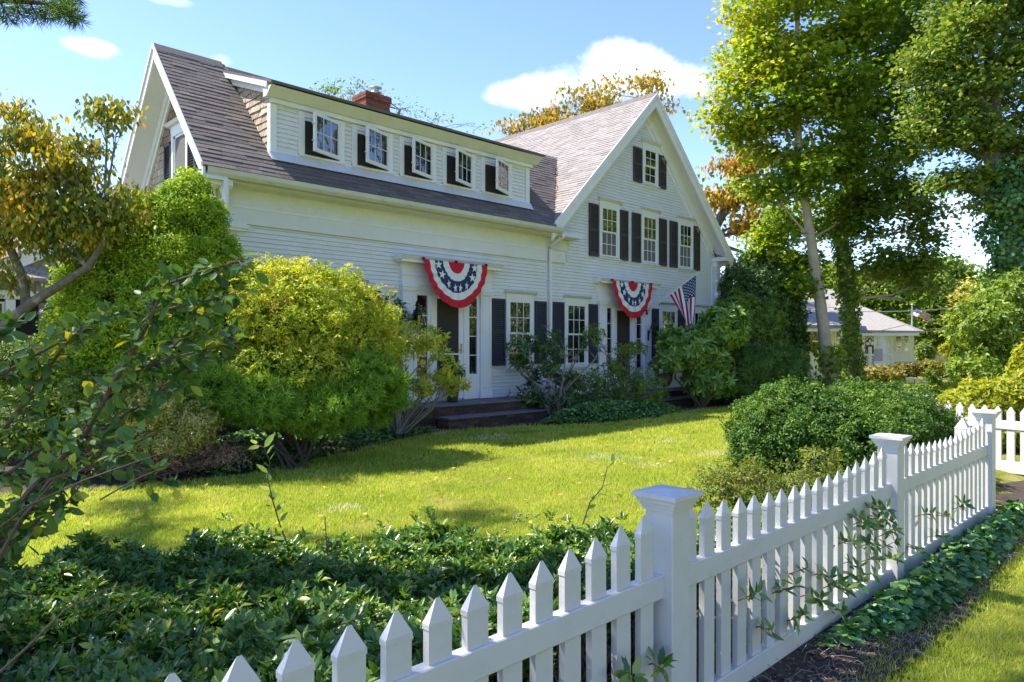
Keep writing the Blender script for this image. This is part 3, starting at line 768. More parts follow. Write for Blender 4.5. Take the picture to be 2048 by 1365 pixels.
# ---- chimney with its bricks
ch = MB(); cx0, cx1, cy0, cy1 = 8.40, 9.02, 12.92, 13.42
ch.box(cx0 + .008, cx1 - .008, cy0 + .008, cy1 - .008, 5.9, 6.885)
chim = ch.build('chimney', MORTAR, house)
def brick_course(x0, x1, y0, y1, z, h, m, parent, bl=.2, off=0, faces='fl'):
    g = .009
    def put(a0, a1, b0, b1):
        c = MB(); c.box(a0, a1, b0, b1, z, z + h - g); c.build('brick', m, parent)
    x = x0 - (bl / 2 if off else 0)
    while x < x1:
        a, e_ = max(x, x0), min(x + bl, x1)
        if e_ - a > .03: put(a, e_ - g if e_ < x1 else e_, y0, y0 + .09)
        x += bl
    y = y0 + .092 + (0 if off else .0)
    y_ = y - (bl / 2 if not off else 0)
    while y_ < y1:
        a, e_ = max(y_, y), min(y_ + bl, y1)
        if e_ - a > .03: put(x0, x0 + .09, a, e_ - g)
        y_ += bl
z = 6.10; k = 0
while z < 6.86:
    e = .022 if z > 6.74 else 0
    brick_course(cx0 - e, cx1 + e, cy0 - e, cy1 + e, z, .067, BRICK, chim, .205, k % 2); z += .067; k += 1
c = MB(); c.box(cx0, cx1, cy0, cy1, 6.90, 6.915); c.build('chimney_cap', SLATE, chim)
c = MB(); c.lathe([(.06, 0), (.06, .06), (.13, .075), (.13, .10), (.07, .11), (.07, .17), (.14, .19), (.14, .205), (.0, .225)], (8.80, 13.15, 6.915), 14); c.build('flue_cap', STEEL, chim, True)

def shingle_rest_build():
    for nm, (mb, m) in shingle_rest.items():
        o = mb.build('roof_shingles', m, house); o['kind'] = 'stuff'
        me = o.data; n = len(me.polygons)
        at_ = me.attributes.new('rnd', 'FLOAT', 'FACE'); r = np.random.RandomState(3).rand((n + 5) // 6)
        at_.data.foreach_set('value', np.repeat(r, 6)[:n].astype(np.float32))
shingle_rest_build()
# fallen leaves in the valley
c = MB()
for k in range(60):
    t = rng.random(); zz = 4.8 + 1.25 * t; x = valley_x(zz) + rng.uniform(-.05, .06); y = EAVE_Y + (zz - EAVE_Z) / PITCH + rng.uniform(-.06, .05)
    p = Vector((x, y, zz + .03)); u = Vector((rng.uniform(-1, 1), rng.uniform(-1, 1), rng.uniform(-.4, .8))).normalized() * .03; v = Vector((rng.uniform(-1, 1), rng.uniform(-1, 1), rng.uniform(-.4, .8))).normalized() * .03
    c.poly([p - u, p - v, p + u, p + v])
stuff(c.build('leaf_litter', mat('rusty_dead_leaf', (.36, .12, .03), .8, .3, 20)), 'rusty dead leaves lying in the roof valley', 'leaves')
# ------------------------------------------------------------------ ground
def ground_z(x, y):
    z = 0.0
    if y < 2.0: z -= .13 * min(1, (2.0 - y) / .8)
    return z
SOIL = mat('dark_mulch_soil', (.050, .036, .028), .95, .5, 12, .8, 60, dirt=(.14, .10, .07), dirt_amt=.6, dirt_scale=18)
gm, nt, bb = new_mat('lawn_turf')
N, L = nt.nodes, nt.links
tc = N.new('ShaderNodeTexCoord')
def gnoise(scale, detail=6, rough=.6):
    n = N.new('ShaderNodeTexNoise'); n.inputs['Scale'].default_value = scale; n.inputs['Detail'].default_value = detail; n.inputs['Roughness'].default_value = rough
    L.new(tc.outputs['Object'], n.inputs['Vector']); return n.outputs['Fac']
def gmix(f, a, b_):
    n = N.new('ShaderNodeMix'); n.data_type = 'RGBA'; L.new(f, n.inputs['Factor'])
    for s, v in (('A', a), ('B', b_)):
        if isinstance(v, tuple): n.inputs[s].default_value = (*v, 1)
        else: L.new(v, n.inputs[s])
    return n.outputs['Result']
def gramp(f, lo, hi, t=1.0):
    n = N.new('ShaderNodeMapRange'); n.inputs['From Min'].default_value = lo; n.inputs['From Max'].default_value = hi; n.inputs['To Max'].default_value = t; L.new(f, n.inputs['Value']); return n.outputs['Result']
c0 = gmix(gramp(gnoise(60, 4), .35, .7), (.11, .16, .02), (.30, .33, .035))
c1 = gmix(gramp(gnoise(1.1, 5), .42, .70), c0, (.40, .35, .08))
c2 = gmix(gramp(gnoise(.9, 8, .7), .60, .72, .8), c1, (.55, .42, .25))
L.new(c2, bb.inputs['Base Color']); bb.inputs['Roughness'].default_value = .95; bb.inputs['Specular IOR Level'].default_value = .1
bp = N.new('ShaderNodeBump'); bp.inputs['Strength'].default_value = 1; bp.inputs['Distance'].default_value = .03
L.new(gnoise(110, 3), bp.inputs['Height']); L.new(bp.outputs['Normal'], bb.inputs['Normal'])
g = MB()
ys = [-400, -40, -8, 0, .6, 1.2, 1.6, 2.0, 3, 9, 16, 40, 500]; xs = [-400, -30, -5, 0, 5, 10, 20, 40, 500]
for j in range(len(ys) - 1):
    for i in range(len(xs) - 1):
        g.poly([(xs[i], ys[j], ground_z(0, ys[j])), (xs[i + 1], ys[j], ground_z(0, ys[j])), (xs[i + 1], ys[j + 1], ground_z(0, ys[j + 1])), (xs[i], ys[j + 1], ground_z(0, ys[j + 1]))])
structure(g.build('lawn', gm))
def patch(name, pts, z, m, kind='structure'):
    c = MB(); c.poly([(x, y, z + ground_z(x, y)) for x, y in pts], 0); o = c.build(name, m); o['kind'] = kind; return o
def wob(pts, n=6, amp=.12, seed=1):
    r = random.Random(seed); out = []
    for i in range(len(pts)):
        a, b_ = Vector((*pts[i], 0)), Vector((*pts[(i + 1) % len(pts)], 0))
        for k in range(n):
            p = a.lerp(b_, k / n); out.append((p.x + r.uniform(-amp, amp), p.y + r.uniform(-amp, amp)))
    return out
# planting beds: along the house front, under the left shrubs, along the fence outside
bedp = [(-3, 9.6), (0, 9.1), (1.4, 8.7), (2.2, 8.3), (3.6, 8.05), (4.4, 8.3), (6.2, 9.1), (8.0, 9.75), (9.8, 9.2), (10.8, 8.6), (12.7, 8.45), (14.2, 8.9), (16.9, 8.75), (20, 8.9), (22, 12), (4, 14), (-3, 12)]
patch('planting_bed', wob(bedp, 5, .10, 2), .006, SOIL)
patch('mulch_strip', wob([(-2, 1.85), (-2, 3.2), (4.2, 3.2), (5.2, 3.4), (8.2, 3.3), (8.2, 2.02), (4, 2.02)], 5, .05, 3), .008, SOIL)
c = MB()
fr_pts = wob([(-3, 1.55), (8.3, 1.57), (8.4, 1.3), (7.2, 1.22), (5.5, 1.15), (4.4, 1.16), (3.6, 1.22), (3.2, 1.3), (-3, 1.3)], 5, .05, 4)
c.poly([(x, y, ground_z(x, y) + .02) for x, y in fr_pts]); structure(c.build('soil_strip', SOIL))
# cross fence bed and a flagstone beyond the last post
patch('mulch_bed', wob([(7.9, 1.9), (11.5, -1.2), (12.5, 0.2), (9.2, 3.2)], 5, .08, 5), .012, SOIL)

# ------------------------------------------------------------------ picket fence
FY = 1.60
def picket_mesh(w=.084, t=.026):
    pk, cp = MB(), MB()
    pk.box(-w / 2, w / 2, -t / 2, t / 2, 0, 1)                       # unit height, scaled per picket
    e = .0022; w2, t2 = w / 2 + e, t / 2 + e
    cp.box(-w2, w2, -t2, t2, -.016, 0)
    n = len(cp.v); cp.v += [(-w2, -t2, 0), (w2, -t2, 0), (w2, t2, 0), (-w2, t2, 0), (-.006, 0, .066), (.006, 0, .066)]
    for f in ((0, 1, 5, 4), (2, 3, 4, 5), (1, 2, 5), (3, 0, 4)): cp.f.append(tuple(n + i for i in f)); cp.m.append(0)
    a = pk.build('picket', VINYL); b_ = cp.build('picket_cap', VINYL)
    ma, mb_ = a.data, b_.data
    bpy.data.objects.remove(a); bpy.data.objects.remove(b_)
    return ma, mb_
PK, PC = picket_mesh()
def add_picket(parent, x, y, z0, ztop, rot=0, sx=1.0):
    o = link('picket', PK, parent); o.location = (x, y, z0); o.scale = (sx, 1, ztop - .066 - z0); o.rotation_euler = (rng.uniform(-.004, .004), rng.uniform(-.004, .004), rot)
    c = bpy.data.objects.new('picket_cap', PC); col.objects.link(c); c.parent = o
    c.location = (0, 0, 1); c.scale = (1, 1, 1 / o.scale.z)
    return o
def post_parts(parent, x, y, z0, top, w=.127, rot=0):
    def rotp(mb):
        ca, sa = math.cos(rot), math.sin(rot)
        mb.v = [(x + (px - x) * ca - (py - y) * sa, y + (px - x) * sa + (py - y) * ca, pz) for px, py, pz in mb.v]
    c = MB(); h = w / 2; e = .004
    pts = [(-h + e, -h), (h - e, -h), (h, -h + e), (h, h - e), (h - e, h), (-h + e, h), (-h, h - e), (-h, -h + e)]
    c.prism([(x + a, y + b_, z0) for a, b_ in pts], (0, 0, top - z0 - .06)); rotp(c)
    p = c.build('fence_post', VINYL, parent)
    c = MB()
    for (hh, za, zb_) in ((h + .009, -.078, -.060), (h + .017, -.060, -.045), (h + .026, -.045, -.030), (h + .038, -.026, -.008), (h + .030, -.030, -.026)):
        c.box(x - hh, x + hh, y - hh, y + hh, top + za, top + zb_)
    hh = h + .038; n = len(c.v)
    c.v += [(x - hh, y - hh, top - .008), (x + hh, y - hh, top - .008), (x + hh, y + hh, top - .008), (x - hh, y + hh, top - .008), (x, y, top + .004)]
    for f in ((0, 1, 4), (1, 2, 4), (2, 3, 4), (3, 0, 4)): c.f.append(tuple(n + i for i in f)); c.m.append(0)
    rotp(c); c.build('post_cap', VINYL, p)
    return p
fence = thing('picket_fence', 'white vinyl picket fence with scalloped top running along the near lawn edge', 'fence')
PX = [-.10, 2.456, 5.10, 7.67]
for x in PX: post_parts(fence, x, FY, -.2, .925 if x < 3 else .915)
def hrail(parent, x0, x1, z0, z1, t=.05, y=FY):
    c = MB(); e = .004
    c.prism([(x0, y - t / 2, z0 + e), (x0, y - t / 2, z1 - e), (x0, y - t / 2 + e, z1), (x0, y + t / 2 - e, z1), (x0, y + t / 2, z1 - e), (x0, y + t / 2, z0 + e), (x0, y + t / 2 - e, z0), (x0, y - t / 2 + e, z0)], (x1 - x0, 0, 0))
    return c.build('fence_rail', VINYL, parent)
for i in range(-1, 3):
    xa = (PX[i] if i >= 0 else PX[0] - 2.57) + .0637; xb = PX[i + 1] - .0637
    hrail(fence, xa, xb, .507, .60); hrail(fence, xa, xb, -.085, .045, .05)
    if i == 0: xs_p = [2.294 - .145 * k for k in range(16)]
    elif i == 1: xs_p = [2.61 + .1452 * k for k in range(17)]
    else: xs_p = [xa + (xb - xa) * (k + .5) / 17 for k in range(17)]
    for x in xs_p:
        t = (x - xa) / (xb - xa); sag = max(0, 1 - (2 * t - 1) ** 2)
        add_picket(fence, x, FY, .0, .868 - .088 * sag ** .8)
# fence beyond the gateway, running away to the right
cross = thing('picket_fence', 'sunlit white picket fence beyond the gateway behind the last post', 'fence')
A0 = at(1868, 900, 9.3); A1 = at(2250, 900, 7.6)
cdir = (A1 - A0); cdir.z = 0; clen = cdir.length; cdir.normalize(); crot = math.atan2(cdir.y, cdir.x)
post_parts(cross, A0.x - cdir.x * .12, A0.y - cdir.y * .12, -.1, .86, rot=crot)
n = int(clen / .145)
for k in range(n):
    p = Vector((A0.x, A0.y, 0)) + cdir * (.03 + k * .145)
    t = ((k % 17) + .5) / 17
    add_picket(cross, p.x, p.y, .0, .80 - .035 * (1 - (2 * t - 1) ** 2), rot=crot)
for za, zb_ in ((.50, .60), (-.02, .12)):
    c = MB(); c.beam((A0.x - cdir.x * .05, A0.y - cdir.y * .05, (za + zb_) / 2), (A1.x, A1.y, (za + zb_) / 2), .05, zb_ - za); c.build('fence_rail', VINYL, cross)
gp = thing('gate_post', 'short pointed white vinyl post standing right behind the fence end', 'post')
q = at(1925, 836, 6.95)
c = MB(); c.box(q.x - .055, q.x + .055, q.y - .055, q.y + .055, -.1, q.z - .10); c.build('post', VINYL, gp)
c = MB(); h = .058; zt = q.z - .10; n = len(c.v)
c.v += [(q.x - h, q.y - h, zt), (q.x + h, q.y - h, zt), (q.x + h, q.y + h, zt), (q.x - h, q.y + h, zt), (q.x, q.y, q.z)]
for f in ((0, 1, 4), (1, 2, 4), (2, 3, 4), (3, 0, 4), (3, 2, 1, 0)): c.f.append(f); c.m.append(0)
c.build('post_cap', VINYL, gp)

# ------------------------------------------------------------------ brick steps
def steps(name, label, tiers):
    t = thing(name, label, 'steps')
    for (x0, x1, y0, y1, z0, z1) in tiers:
        c = MB(); c.box(x0 + .01, x1 - .01, y0 + .01, y1, z0, z1 - .035); c.build('step_core', MORTAR_D, t)
        h = .065; z = z0; k = 0
        while z + h < z1 + .02:
            x = x0 - (.1 if k % 2 else 0)
            while x < x1:
                a, e_ = max(x, x0), min(x + .205, x1)
                if e_ - a > .04:
                    c = MB(); c.box(a + .004, e_ - .004, y0 + rng.uniform(-.004, .004), y0 + .1, z + .004, min(z + h, z1) - .004); c.build('brick', BRICK_D, t)
                x += .205
            for xs_, xe_ in ((x0, x0 + .1),):
                y = y0 + .104
                while y < y1:
                    e_ = min(y + .2, y1)
                    if e_ - y > .04:
                        c = MB(); c.box(xs_ + rng.uniform(-.004, .004), xe_, y + .004, e_ - .004, z + .004, min(z + h, z1) - .004); c.build('brick', BRICK_D, t)
                    y += .2
            z += h; k += 1
        x = x0
        while x < x1:
            e_ = min(x + rng.uniform(.5, .9), x1)
            c = MB(); c.box(x + .005, e_ - .005, y0 - .02, y1, z1 + .001, z1 + .022 + rng.uniform(0, .004)); c.build('tread_slab', SLATE, t)
            x = e_
    return t
steps('brick_steps', 'wide dark brick doorstep under the left front door', [(7.35, 10.9, 10.2, 10.99, 0, .38), (8.1, 10.7, 9.82, 10.198, 0, .18)])
steps('brick_steps', 'low dark brick doorstep half hidden by ivy under the right front door', [(13.3, 16.6, 10.2, 10.99, 0, .32), (13.8, 16.9, 9.75, 10.198, 0, .16)])

# ------------------------------------------------------------------ bunting, flag, lanterns
def star(cx, cy, r, rot=0, n=5):
    return [(cx + (r if k % 2 == 0 else r * .4) * math.sin(rot + k * math.pi / n), cy + (r if k % 2 == 0 else r * .4) * math.cos(rot + k * math.pi / n)) for k in range(2 * n)]
def bunting(label, xc, y, ztop, hw, drop, seed, pleats=22):
    t = thing('bunting', label, 'bunting', 'bunting over the front doors')
    r = random.Random(seed); ph = [r.uniform(0, 6) for _ in range(4)]
    bands = [0, .25, .42, .68, .83, 1.0]; cols = [0, 1, 2, 1, 0]
    def pos(th, rho, lift=0):
        cx_, sy = math.cos(th), math.sin(th)
        ex = math.copysign(abs(cx_) ** 1.02, cx_)
        px = hw * rho * ex; pz = -drop * rho * (sy ** 1.12)
        fold = .024 * rho * (1.25 - .6 * rho) * math.sin(pleats * th + ph[0] + .8 * math.sin(3 * th + ph[1])) * min(1, 1.6 * sy + .25)
        px += .012 * math.sin(5 * th + 9 * rho + ph[2]) * rho; pz += .008 * math.sin(6 * th + 7 * rho + ph[3]) * rho * sy
        return Vector((xc + px, y - .03 - .05 * rho * sy + fold - lift, ztop + pz))
    nt_ = 120
    names = ['red_center', 'white_band', 'blue_band', 'white_band', 'red_border']; mats_ = [RED, CLOTHW, NAVY, CLOTHW, RED]
    for bi in range(5):
        c = MB(); sub = 4
        n0 = 0
        for j in range(sub + 1):
            rho = bands[bi] + (bands[bi + 1] - bands[bi]) * j / sub
            for i in range(nt_ + 1): c.v.append(tuple(pos(math.pi * i / nt_, max(rho, .001))))
        for j in range(sub):
            for i in range(nt_):
                a = j * (nt_ + 1) + i; c.f.append((a, a + 1, a + nt_ + 2, a + nt_ + 1)); c.m.append(0)
        c.build(names[bi], mats_[bi], t, smooth=True)
    for th in (.10, .62, 1.08, 1.42, 1.72, 2.1, 2.55, math.pi - .10):
        p = pos(th, .58); c = MB(); R_ = .20 * hw / .8 * .48
        rot = r.uniform(-.2, .2); sq = .55 if .8 < th < 2.4 else 1
        c.poly([(p.x + sx * sq, min(pos(th, .5).y, pos(th, .66).y, pos(th - .06, .58).y, pos(th + .06, .58).y) - .012, p.z + sz - (.04 if th < .2 or th > 2.9 else 0)) for sx, sz in star(0, 0, R_, rot)])
        c.build('star', CLOTHW, t)
    for s in (-1, 0, 1):
        c = MB(); c.box(xc + s * hw * .99 - .01, xc + s * hw * .99 + .01, y - .05, y + .02, ztop - .01, ztop + .035); c.build('hook', IRON, t)
    return t
bunting('red white and blue pleated bunting with stars over the left front door', 8.97, 10.66, 3.12, .80, .88, 1)
bunting('red white and blue pleated bunting with stars over the right front door', 14.75, 10.66, 3.09, .83, .90, 5, 16)

def flag_on_pole():
    t = thing('house_flag', 'striped flag with stars drooping from an angled pole by the right front door', 'flag')
    B = Vector((15.72, 10.88, 2.38)); T = Vector((15.72, 9.37, 3.30)); dr = (T - B).normalized()
    c = MB(); c.tube([B, T], .014, 8); c.tube([T, T + dr * .05], .02, 8); c.build('flag_pole', TRIM, t)
    c = MB(); c.box(B.x - .03, B.x + .03, B.y - .02, B.y + .02, B.z - .06, B.z + .06); c.build('bracket', IRON, t)
    H0 = B + dr * (T - B).length * .97; H1 = B + dr * (T - B).length * .46
    Ln = 1.34
    def P(u, v):
        h = H0.lerp(H1, u)
        e = Vector((15.72 + .05 * math.sin(u * 9), 9.50 + .16 * u, H0.z - Ln + .12 * math.sin(u * 7) - .02 * u))
        e.x += .10 * (u - .5)
        p = h.lerp(e, v)
        p.x += .05 * math.sin(u * 16 + v * 2) * min(1, v * 1.6)
        p.y -= .04 * math.sin(u * 13 + 1) * v * (1 - v) * 2
        return p
    nu, nv = 39, 24
    c = MB()
    for j in range(nv + 1):
        for i in range(nu + 1): c.v.append(tuple(P(i / nu, j / nv)))
    for j in range(nv):
        for i in range(nu):
            a = j * (nu + 1) + i; c.f.append((a, a + 1, a + nu + 2, a + nu + 1))
            stripe = int((i + .5) / nu * 13)
            canton = (i + .5) / nu < 7 / 13 and (j + .5) / nv < .42
            c.m.append(2 if canton else (0 if stripe % 2 == 0 else 1))
    c.build('cloth', [CRIMSON, CLOTHW, NAVY], t, smooth=True)
    c = MB()
    for r_ in range(9):
        for k in range(6 if r_ % 2 == 0 else 5):
            u = 7 / 13 * (r_ + .8) / 9.6; v = .42 * (k + (.7 if r_ % 2 == 0 else 1.2)) / 6.4
            p = P(u, v); du = (P(u + .01, v) - p).normalized(); dv = (P(u, v + .01) - p).normalized(); nn = du.cross(dv).normalized()
            if nn.x > 0: nn = -nn
            pts = [p + nn * .008 + du * a + dv * b_ for a, b_ in star(0, 0, .021)]
            c.poly(pts)
    o = c.build('star_field', CLOTHW, t)
    return t
flag_on_pole()
def lantern(label, x, y, z, s=1.0):
    t = thing('wall_lantern', label, 'lantern', 'wall lanterns beside the front doors')
    c = MB()
    c.lathe([(.02, .33), (.035, .345), (.012, .37), (.05, .395), (.015, .42), (.035, .44), (.01, .46), (.001, .49)], (x, y, z), 8)
    c.lathe([(.115, .21), (.075, .265), (.05, .29), (.055, .31), (.02, .335)], (x, y, z), 6); c.build('roof', IRON, t)
    c = MB()
    for k in range(6):
        a = math.pi / 3 * k; c.beam((x + .06 * math.cos(a), y + .06 * math.sin(a), z), (x + .10 * math.cos(a), y + .10 * math.sin(a), z + .21), .011, .011, (1, 0, .1))
    c.lathe([(.001, -.03), (.05, -.015), (.066, 0), (.001, .004)], (x, y, z), 6); c.build('cage', IRON, t)
    c = MB(); c.lathe([(.056, .006), (.094, .205)], (x, y, z), 6); c.build('glass', GLASS, t)
    c = MB(); c.tube([(x, y, z + .30), (x, y + .09, z + .30), (x, y + .16, z + .12), (x, y + .2, z - .05)], .011, 6); c.box(x - .03, x + .03, WY - .12, WY - .105, z - .16, z + .1)
    c.tube([(x, y, z - .02), (x + .01, y + .02, z - .12), (x - .01, y + .05, z - .2)], .008, 5); c.build('bracket', IRON, t)
    return t
lantern('black iron lantern on the pilaster left of the left front door', 8.05, 10.68, 1.86)
lantern('black iron lantern with glass cage right of the right front door', 15.80, 10.68, 1.80)


def litter(label, area, n, seed):
    "twigs, dead leaves and crumbs of soil scattered on bare ground"
    r = random.Random(seed); c = MB()
    for i in range(n):
        x, y = r.uniform(area[0], area[1]), r.uniform(area[2], area[3]); z = ground_z(x, y) + .024
        a = r.uniform(0, 6.28); l = r.uniform(.01, .035)
        if r.random() < .35:
            l *= r.uniform(2, 5); c.tube([(x, y, z), (x + math.cos(a) * l * .5, y + math.sin(a) * l * .5, z + r.uniform(.0, .03)), (x + math.cos(a) * l, y + math.sin(a) * l, z)], .0016, 3, m=0)
        else:
            p = Vector((x, y, z)); u = Vector((math.cos(a), math.sin(a), r.uniform(-.1, .6))) * l * .6; v = Vector((-math.sin(a), math.cos(a), r.uniform(-.2, .5))) * l * .4
            c.poly([p - u, p - v, p + u, p + v], 1)
    stuff(c.build('litter', [TWIG_G, mat('dead_brown_leaf', (.17, .10, .055), .85, .5, 30)]), label, 'litter')
litter('dry twigs and dead leaves on the soil outside the fence', (2.6, 8.2, 1.18, 1.56), 2600, 3)

c = MB(); r_ = random.Random(77)
for i in range(420):
    x, y = r_.uniform(1.5, 16), r_.uniform(3.6, 9.2); p = Vector((x, y, .03)); a = r_.uniform(0, 6.28); l = r_.uniform(.018, .04)
    u = Vector((math.cos(a), math.sin(a), r_.uniform(-.2, .5))) * l; v = Vector((-math.sin(a), math.cos(a), r_.uniform(-.2, .5))) * l * .6
    c.poly([p - u, p - v, p + u, p + v], r_.randrange(2))
stuff(c.build('fallen_leaves', [mat('yellow_fallen_leaf', (.42, .30, .06), .8, .3, 20), mat('brown_fallen_leaf', (.24, .13, .06), .8, .3, 20)]), 'fallen yellow and brown leaves scattered on the lawn', 'leaves')
# ------------------------------------------------------------------ foliage tools
NR = np.random.RandomState(11)
def unit(a): return a / np.maximum(np.linalg.norm(a, axis=-1, keepdims=True), 1e-9)
def rdirs(n, r=None):
    r = r or NR; return unit(r.normal(size=(n, 3)))
_NK = [(np.random.RandomState(5 + k).normal(size=3), np.random.RandomState(50 + k).rand() * 6.28) for k in range(24)]
def bumps(p, freq):
    "smooth pseudo-noise in -1..1 at points p"
    s = 0; 
    for k, (w, ph) in enumerate(_NK):
        s = s + np.sin(p @ w * freq * (1 + .08 * k) + ph)
    return s / 7.0
def leaf_mesh(name, P, T, N, Lw, Ww, m, parent=None, rnd=None, fold=.12, droop=.12, fine=False):
    "one mesh of folded leaf blades: base point P, direction T, face normal N, length Lw, width Ww"
    n = len(P)
    T = unit(T); S = unit(np.cross(T, N)); N = np.cross(S, T)
    Lw = np.broadcast_to(np.asarray(Lw, float), (n,))[:, None]; Ww = np.broadcast_to(np.asarray(Ww, float), (n,))[:, None]
    if fine:
        pts = [P, P + T * Lw * .34 - N * Lw * fold * .35, P + T * Lw * .70 - N * Lw * (fold * .35 + droop * .3), P + T * Lw - N * Lw * droop,
               P + T * Lw * .30 + S * Ww * .44, P + T * Lw * .66 + S * Ww * .42 - N * Lw * droop * .3,
               P + T * Lw * .30 - S * Ww * .44, P + T * Lw * .66 - S * Ww * .42 - N * Lw * droop * .3]
        tri = [(0, 1, 4), (0, 6, 1), (1, 2, 5), (1, 5, 4), (1, 6, 7), (1, 7, 2), (2, 3, 5), (2, 7, 3)]
    else:
        pts = [P, P + T * Lw * .45 + S * Ww * .5 + N * Lw * fold, P + T * Lw - N * Lw * droop, P + T * Lw * .45 - S * Ww * .5 + N * Lw * fold]
        tri = [(0, 2, 1), (0, 3, 2)]
    k = len(pts); V = np.stack(pts, 1).reshape(-1, 3)
    tri = np.array(tri); nf = len(tri)
    Fi = (np.arange(n)[:, None, None] * k + tri[None]).reshape(-1)
    me = bpy.data.meshes.new(name)
    me.vertices.add(len(V)); me.vertices.foreach_set('co', V.astype(np.float32).ravel())
    me.loops.add(len(Fi)); me.loops.foreach_set('vertex_index', Fi.astype(np.int32))
    me.polygons.add(n * nf); me.polygons.foreach_set('loop_start', np.arange(0, n * nf * 3, 3, dtype=np.int32))
    try: me.polygons.foreach_set('loop_total', np.full(n * nf, 3, dtype=np.int32))
    except Exception: pass
    if rnd is None: rnd = NR.rand(n)
    a = me.attributes.new('rnd', 'FLOAT', 'FACE'); a.data.foreach_set('value', np.repeat(np.clip(rnd, 0, 1), nf).astype(np.float32))
    me.materials.append(m); me.update(calc_edges=True)
    return link(name, me, parent)
def lobe(px, py, d, rpx, rzpx=None, dz=0):
    "ellipsoid given by its place in the view: centre pixel, distance, half width and half height in pixels"
    c = at(px, py, d); k = d / F_PX
    return (np.array(c), rpx * k, (rzpx if rzpx else rpx) * k)
def tips(lobes, n, shell=.3, amp=.12, freq=3.0, up=-1.0, ground=None):
    "points near the surface of a union of ellipsoids, with outward normals"
    w = np.array([l[1] * (l[1] + l[2]) for l in lobes]); w = w / w.sum()
    Ps, Ns = [], []
    which = NR.choice(len(lobes), size=int(n * 1.6), p=w)
    for i, (c, r, rz) in enumerate(lobes):
        k = int((which == i).sum())
        if not k: continue
        d = rdirs(k); d = d[d[:, 2] > up]; k = len(d)
        f = 1 - shell * NR.rand(k) ** 1.3
        p = d * np.array([r, r, rz])
        f = f * (1 + amp * bumps(c + p, freq / max(r, .2)))
        q = c + p * f[:, None]
        keep = np.ones(k, bool)
        for j, (c2, r2, rz2) in enumerate(lobes):
            if j != i:
                e = (q - c2) / np.array([r2, r2, rz2]); keep &= (e ** 2).sum(1) > .62
        nn = unit(d / np.array([r, r, rz]))
        Ps.append(q[keep]); Ns.append(nn[keep])
    P = np.concatenate(Ps); Nn = np.concatenate(Ns)
    if ground is not None:
        k = P[:, 2] > ground; P, Nn = P[k], Nn[k]
    o = NR.permutation(len(P))[:n]
    return P[o], Nn[o]
def clumps(lobes, M, s, c, shell=.15, amp=.12, freq=3.0, ground=.02, lo=-.15):
    "small domes of tips spread over the lobes: gives broken, lumpy light and shade"
    P0, N0 = tips(lobes, M, shell, amp, freq, ground=ground)
    m = len(P0); D = rdirs(m * s).reshape(m, s, 3); cc = c * (.55 + .9 * NR.rand(m))[:, None, None]
    keep = (D * N0[:, None]).sum(-1) > lo
    P = P0[:, None] + D * cc * (.65 + .4 * NR.rand(m, s))[..., None] * np.array([1, 1, .8])
    N = unit(D + .45 * N0[:, None])
    P, N = P[keep], N[keep]; k = P[:, 2] > ground
    return P[k], N[k]
def whorls(P, N, k, spread, upb=.35, jit=0.0):
    "k leaves radiating from each tip; spread 0 = along the normal, 1 = flat rosette"
    n = len(P); A = unit(N + np.array([0, 0, upb]) + NR.normal(size=(n, 3)) * .25)
    ref = unit(np.cross(A, rdirs(n))); ref2 = np.cross(A, ref)
    ph = (np.arange(k)[None] + NR.rand(n, k) * .6) * (2 * np.pi / k) + NR.rand(n, 1) * 6.28
    rad = ref[:, None] * np.cos(ph)[..., None] + ref2[:, None] * np.sin(ph)[..., None]
    sp = spread * (.6 + .8 * NR.rand(n, k))[..., None]
    T = unit(A[:, None] * (1.15 - sp) + rad * sp)
    Nl = unit(A[:, None] - T * (A[:, None] * T).sum(-1, keepdims=True) + NR.normal(size=(n, k, 3)) * .15)
    Pp = P[:, None] + (NR.normal(size=(n, k, 3)) * jit if jit else 0) + T * .004
    return Pp.reshape(-1, 3), T.reshape(-1, 3), Nl.reshape(-1, 3)
def scatter(P, k, rad, flat=.6):
    "k loose leaves around each point"
    n = len(P); o = NR.normal(size=(n, k, 3)) * rad * np.array([1, 1, flat])
    Q = (P[:, None] + o).reshape(-1, 3)
    T = rdirs(n * k); T[:, 2] = T[:, 2] * .5 - .25
    Nl = rdirs(n * k) * .7 + np.array([0, 0, 1.0])
    return Q, unit(T), unit(Nl)
def stem_parts(parent, base, lobes, m, r0=.04, n=8, name='stem', jitter=.15, to=.7):
    b = MB(); r = random.Random(len(lobes) * 7 + n)
    for k in range(n):
        c, rr, rz = lobes[r.randrange(len(lobes))]
        tip = Vector(c) + Vector((r.uniform(-1, 1) * rr, r.uniform(-1, 1) * rr, r.uniform(-.2, 1) * rz)) * to
        bs = Vector(base) + Vector((r.uniform(-1, 1), r.uniform(-1, 1), 0)) * jitter
        mid = bs.lerp(tip, .45) + Vector((r.uniform(-1, 1), r.uniform(-1, 1), r.uniform(-.3, .3))) * .15 * (tip - bs).length
        q = bs.lerp(tip, .75) + Vector((r.uniform(-1, 1), r.uniform(-1, 1), r.uniform(-.3, .3))) * .1 * (tip - bs).length
        b.tube([bs, mid, q, tip], [r0, r0 * .75, r0 * .5, r0 * .25], 5, cap=False)
        for q0 in (mid, q):
            for s in range(3):
                e = q0 + Vector((r.uniform(-1, 1), r.uniform(-1, 1), r.uniform(-.2, 1))) * rr * .5
                b.tube([q0, q0.lerp(e, .5) + Vector((0, 0, .03)), e], [r0 * .4, r0 * .28, r0 * .12], 4, cap=False)
    return b.build(name, m, parent)
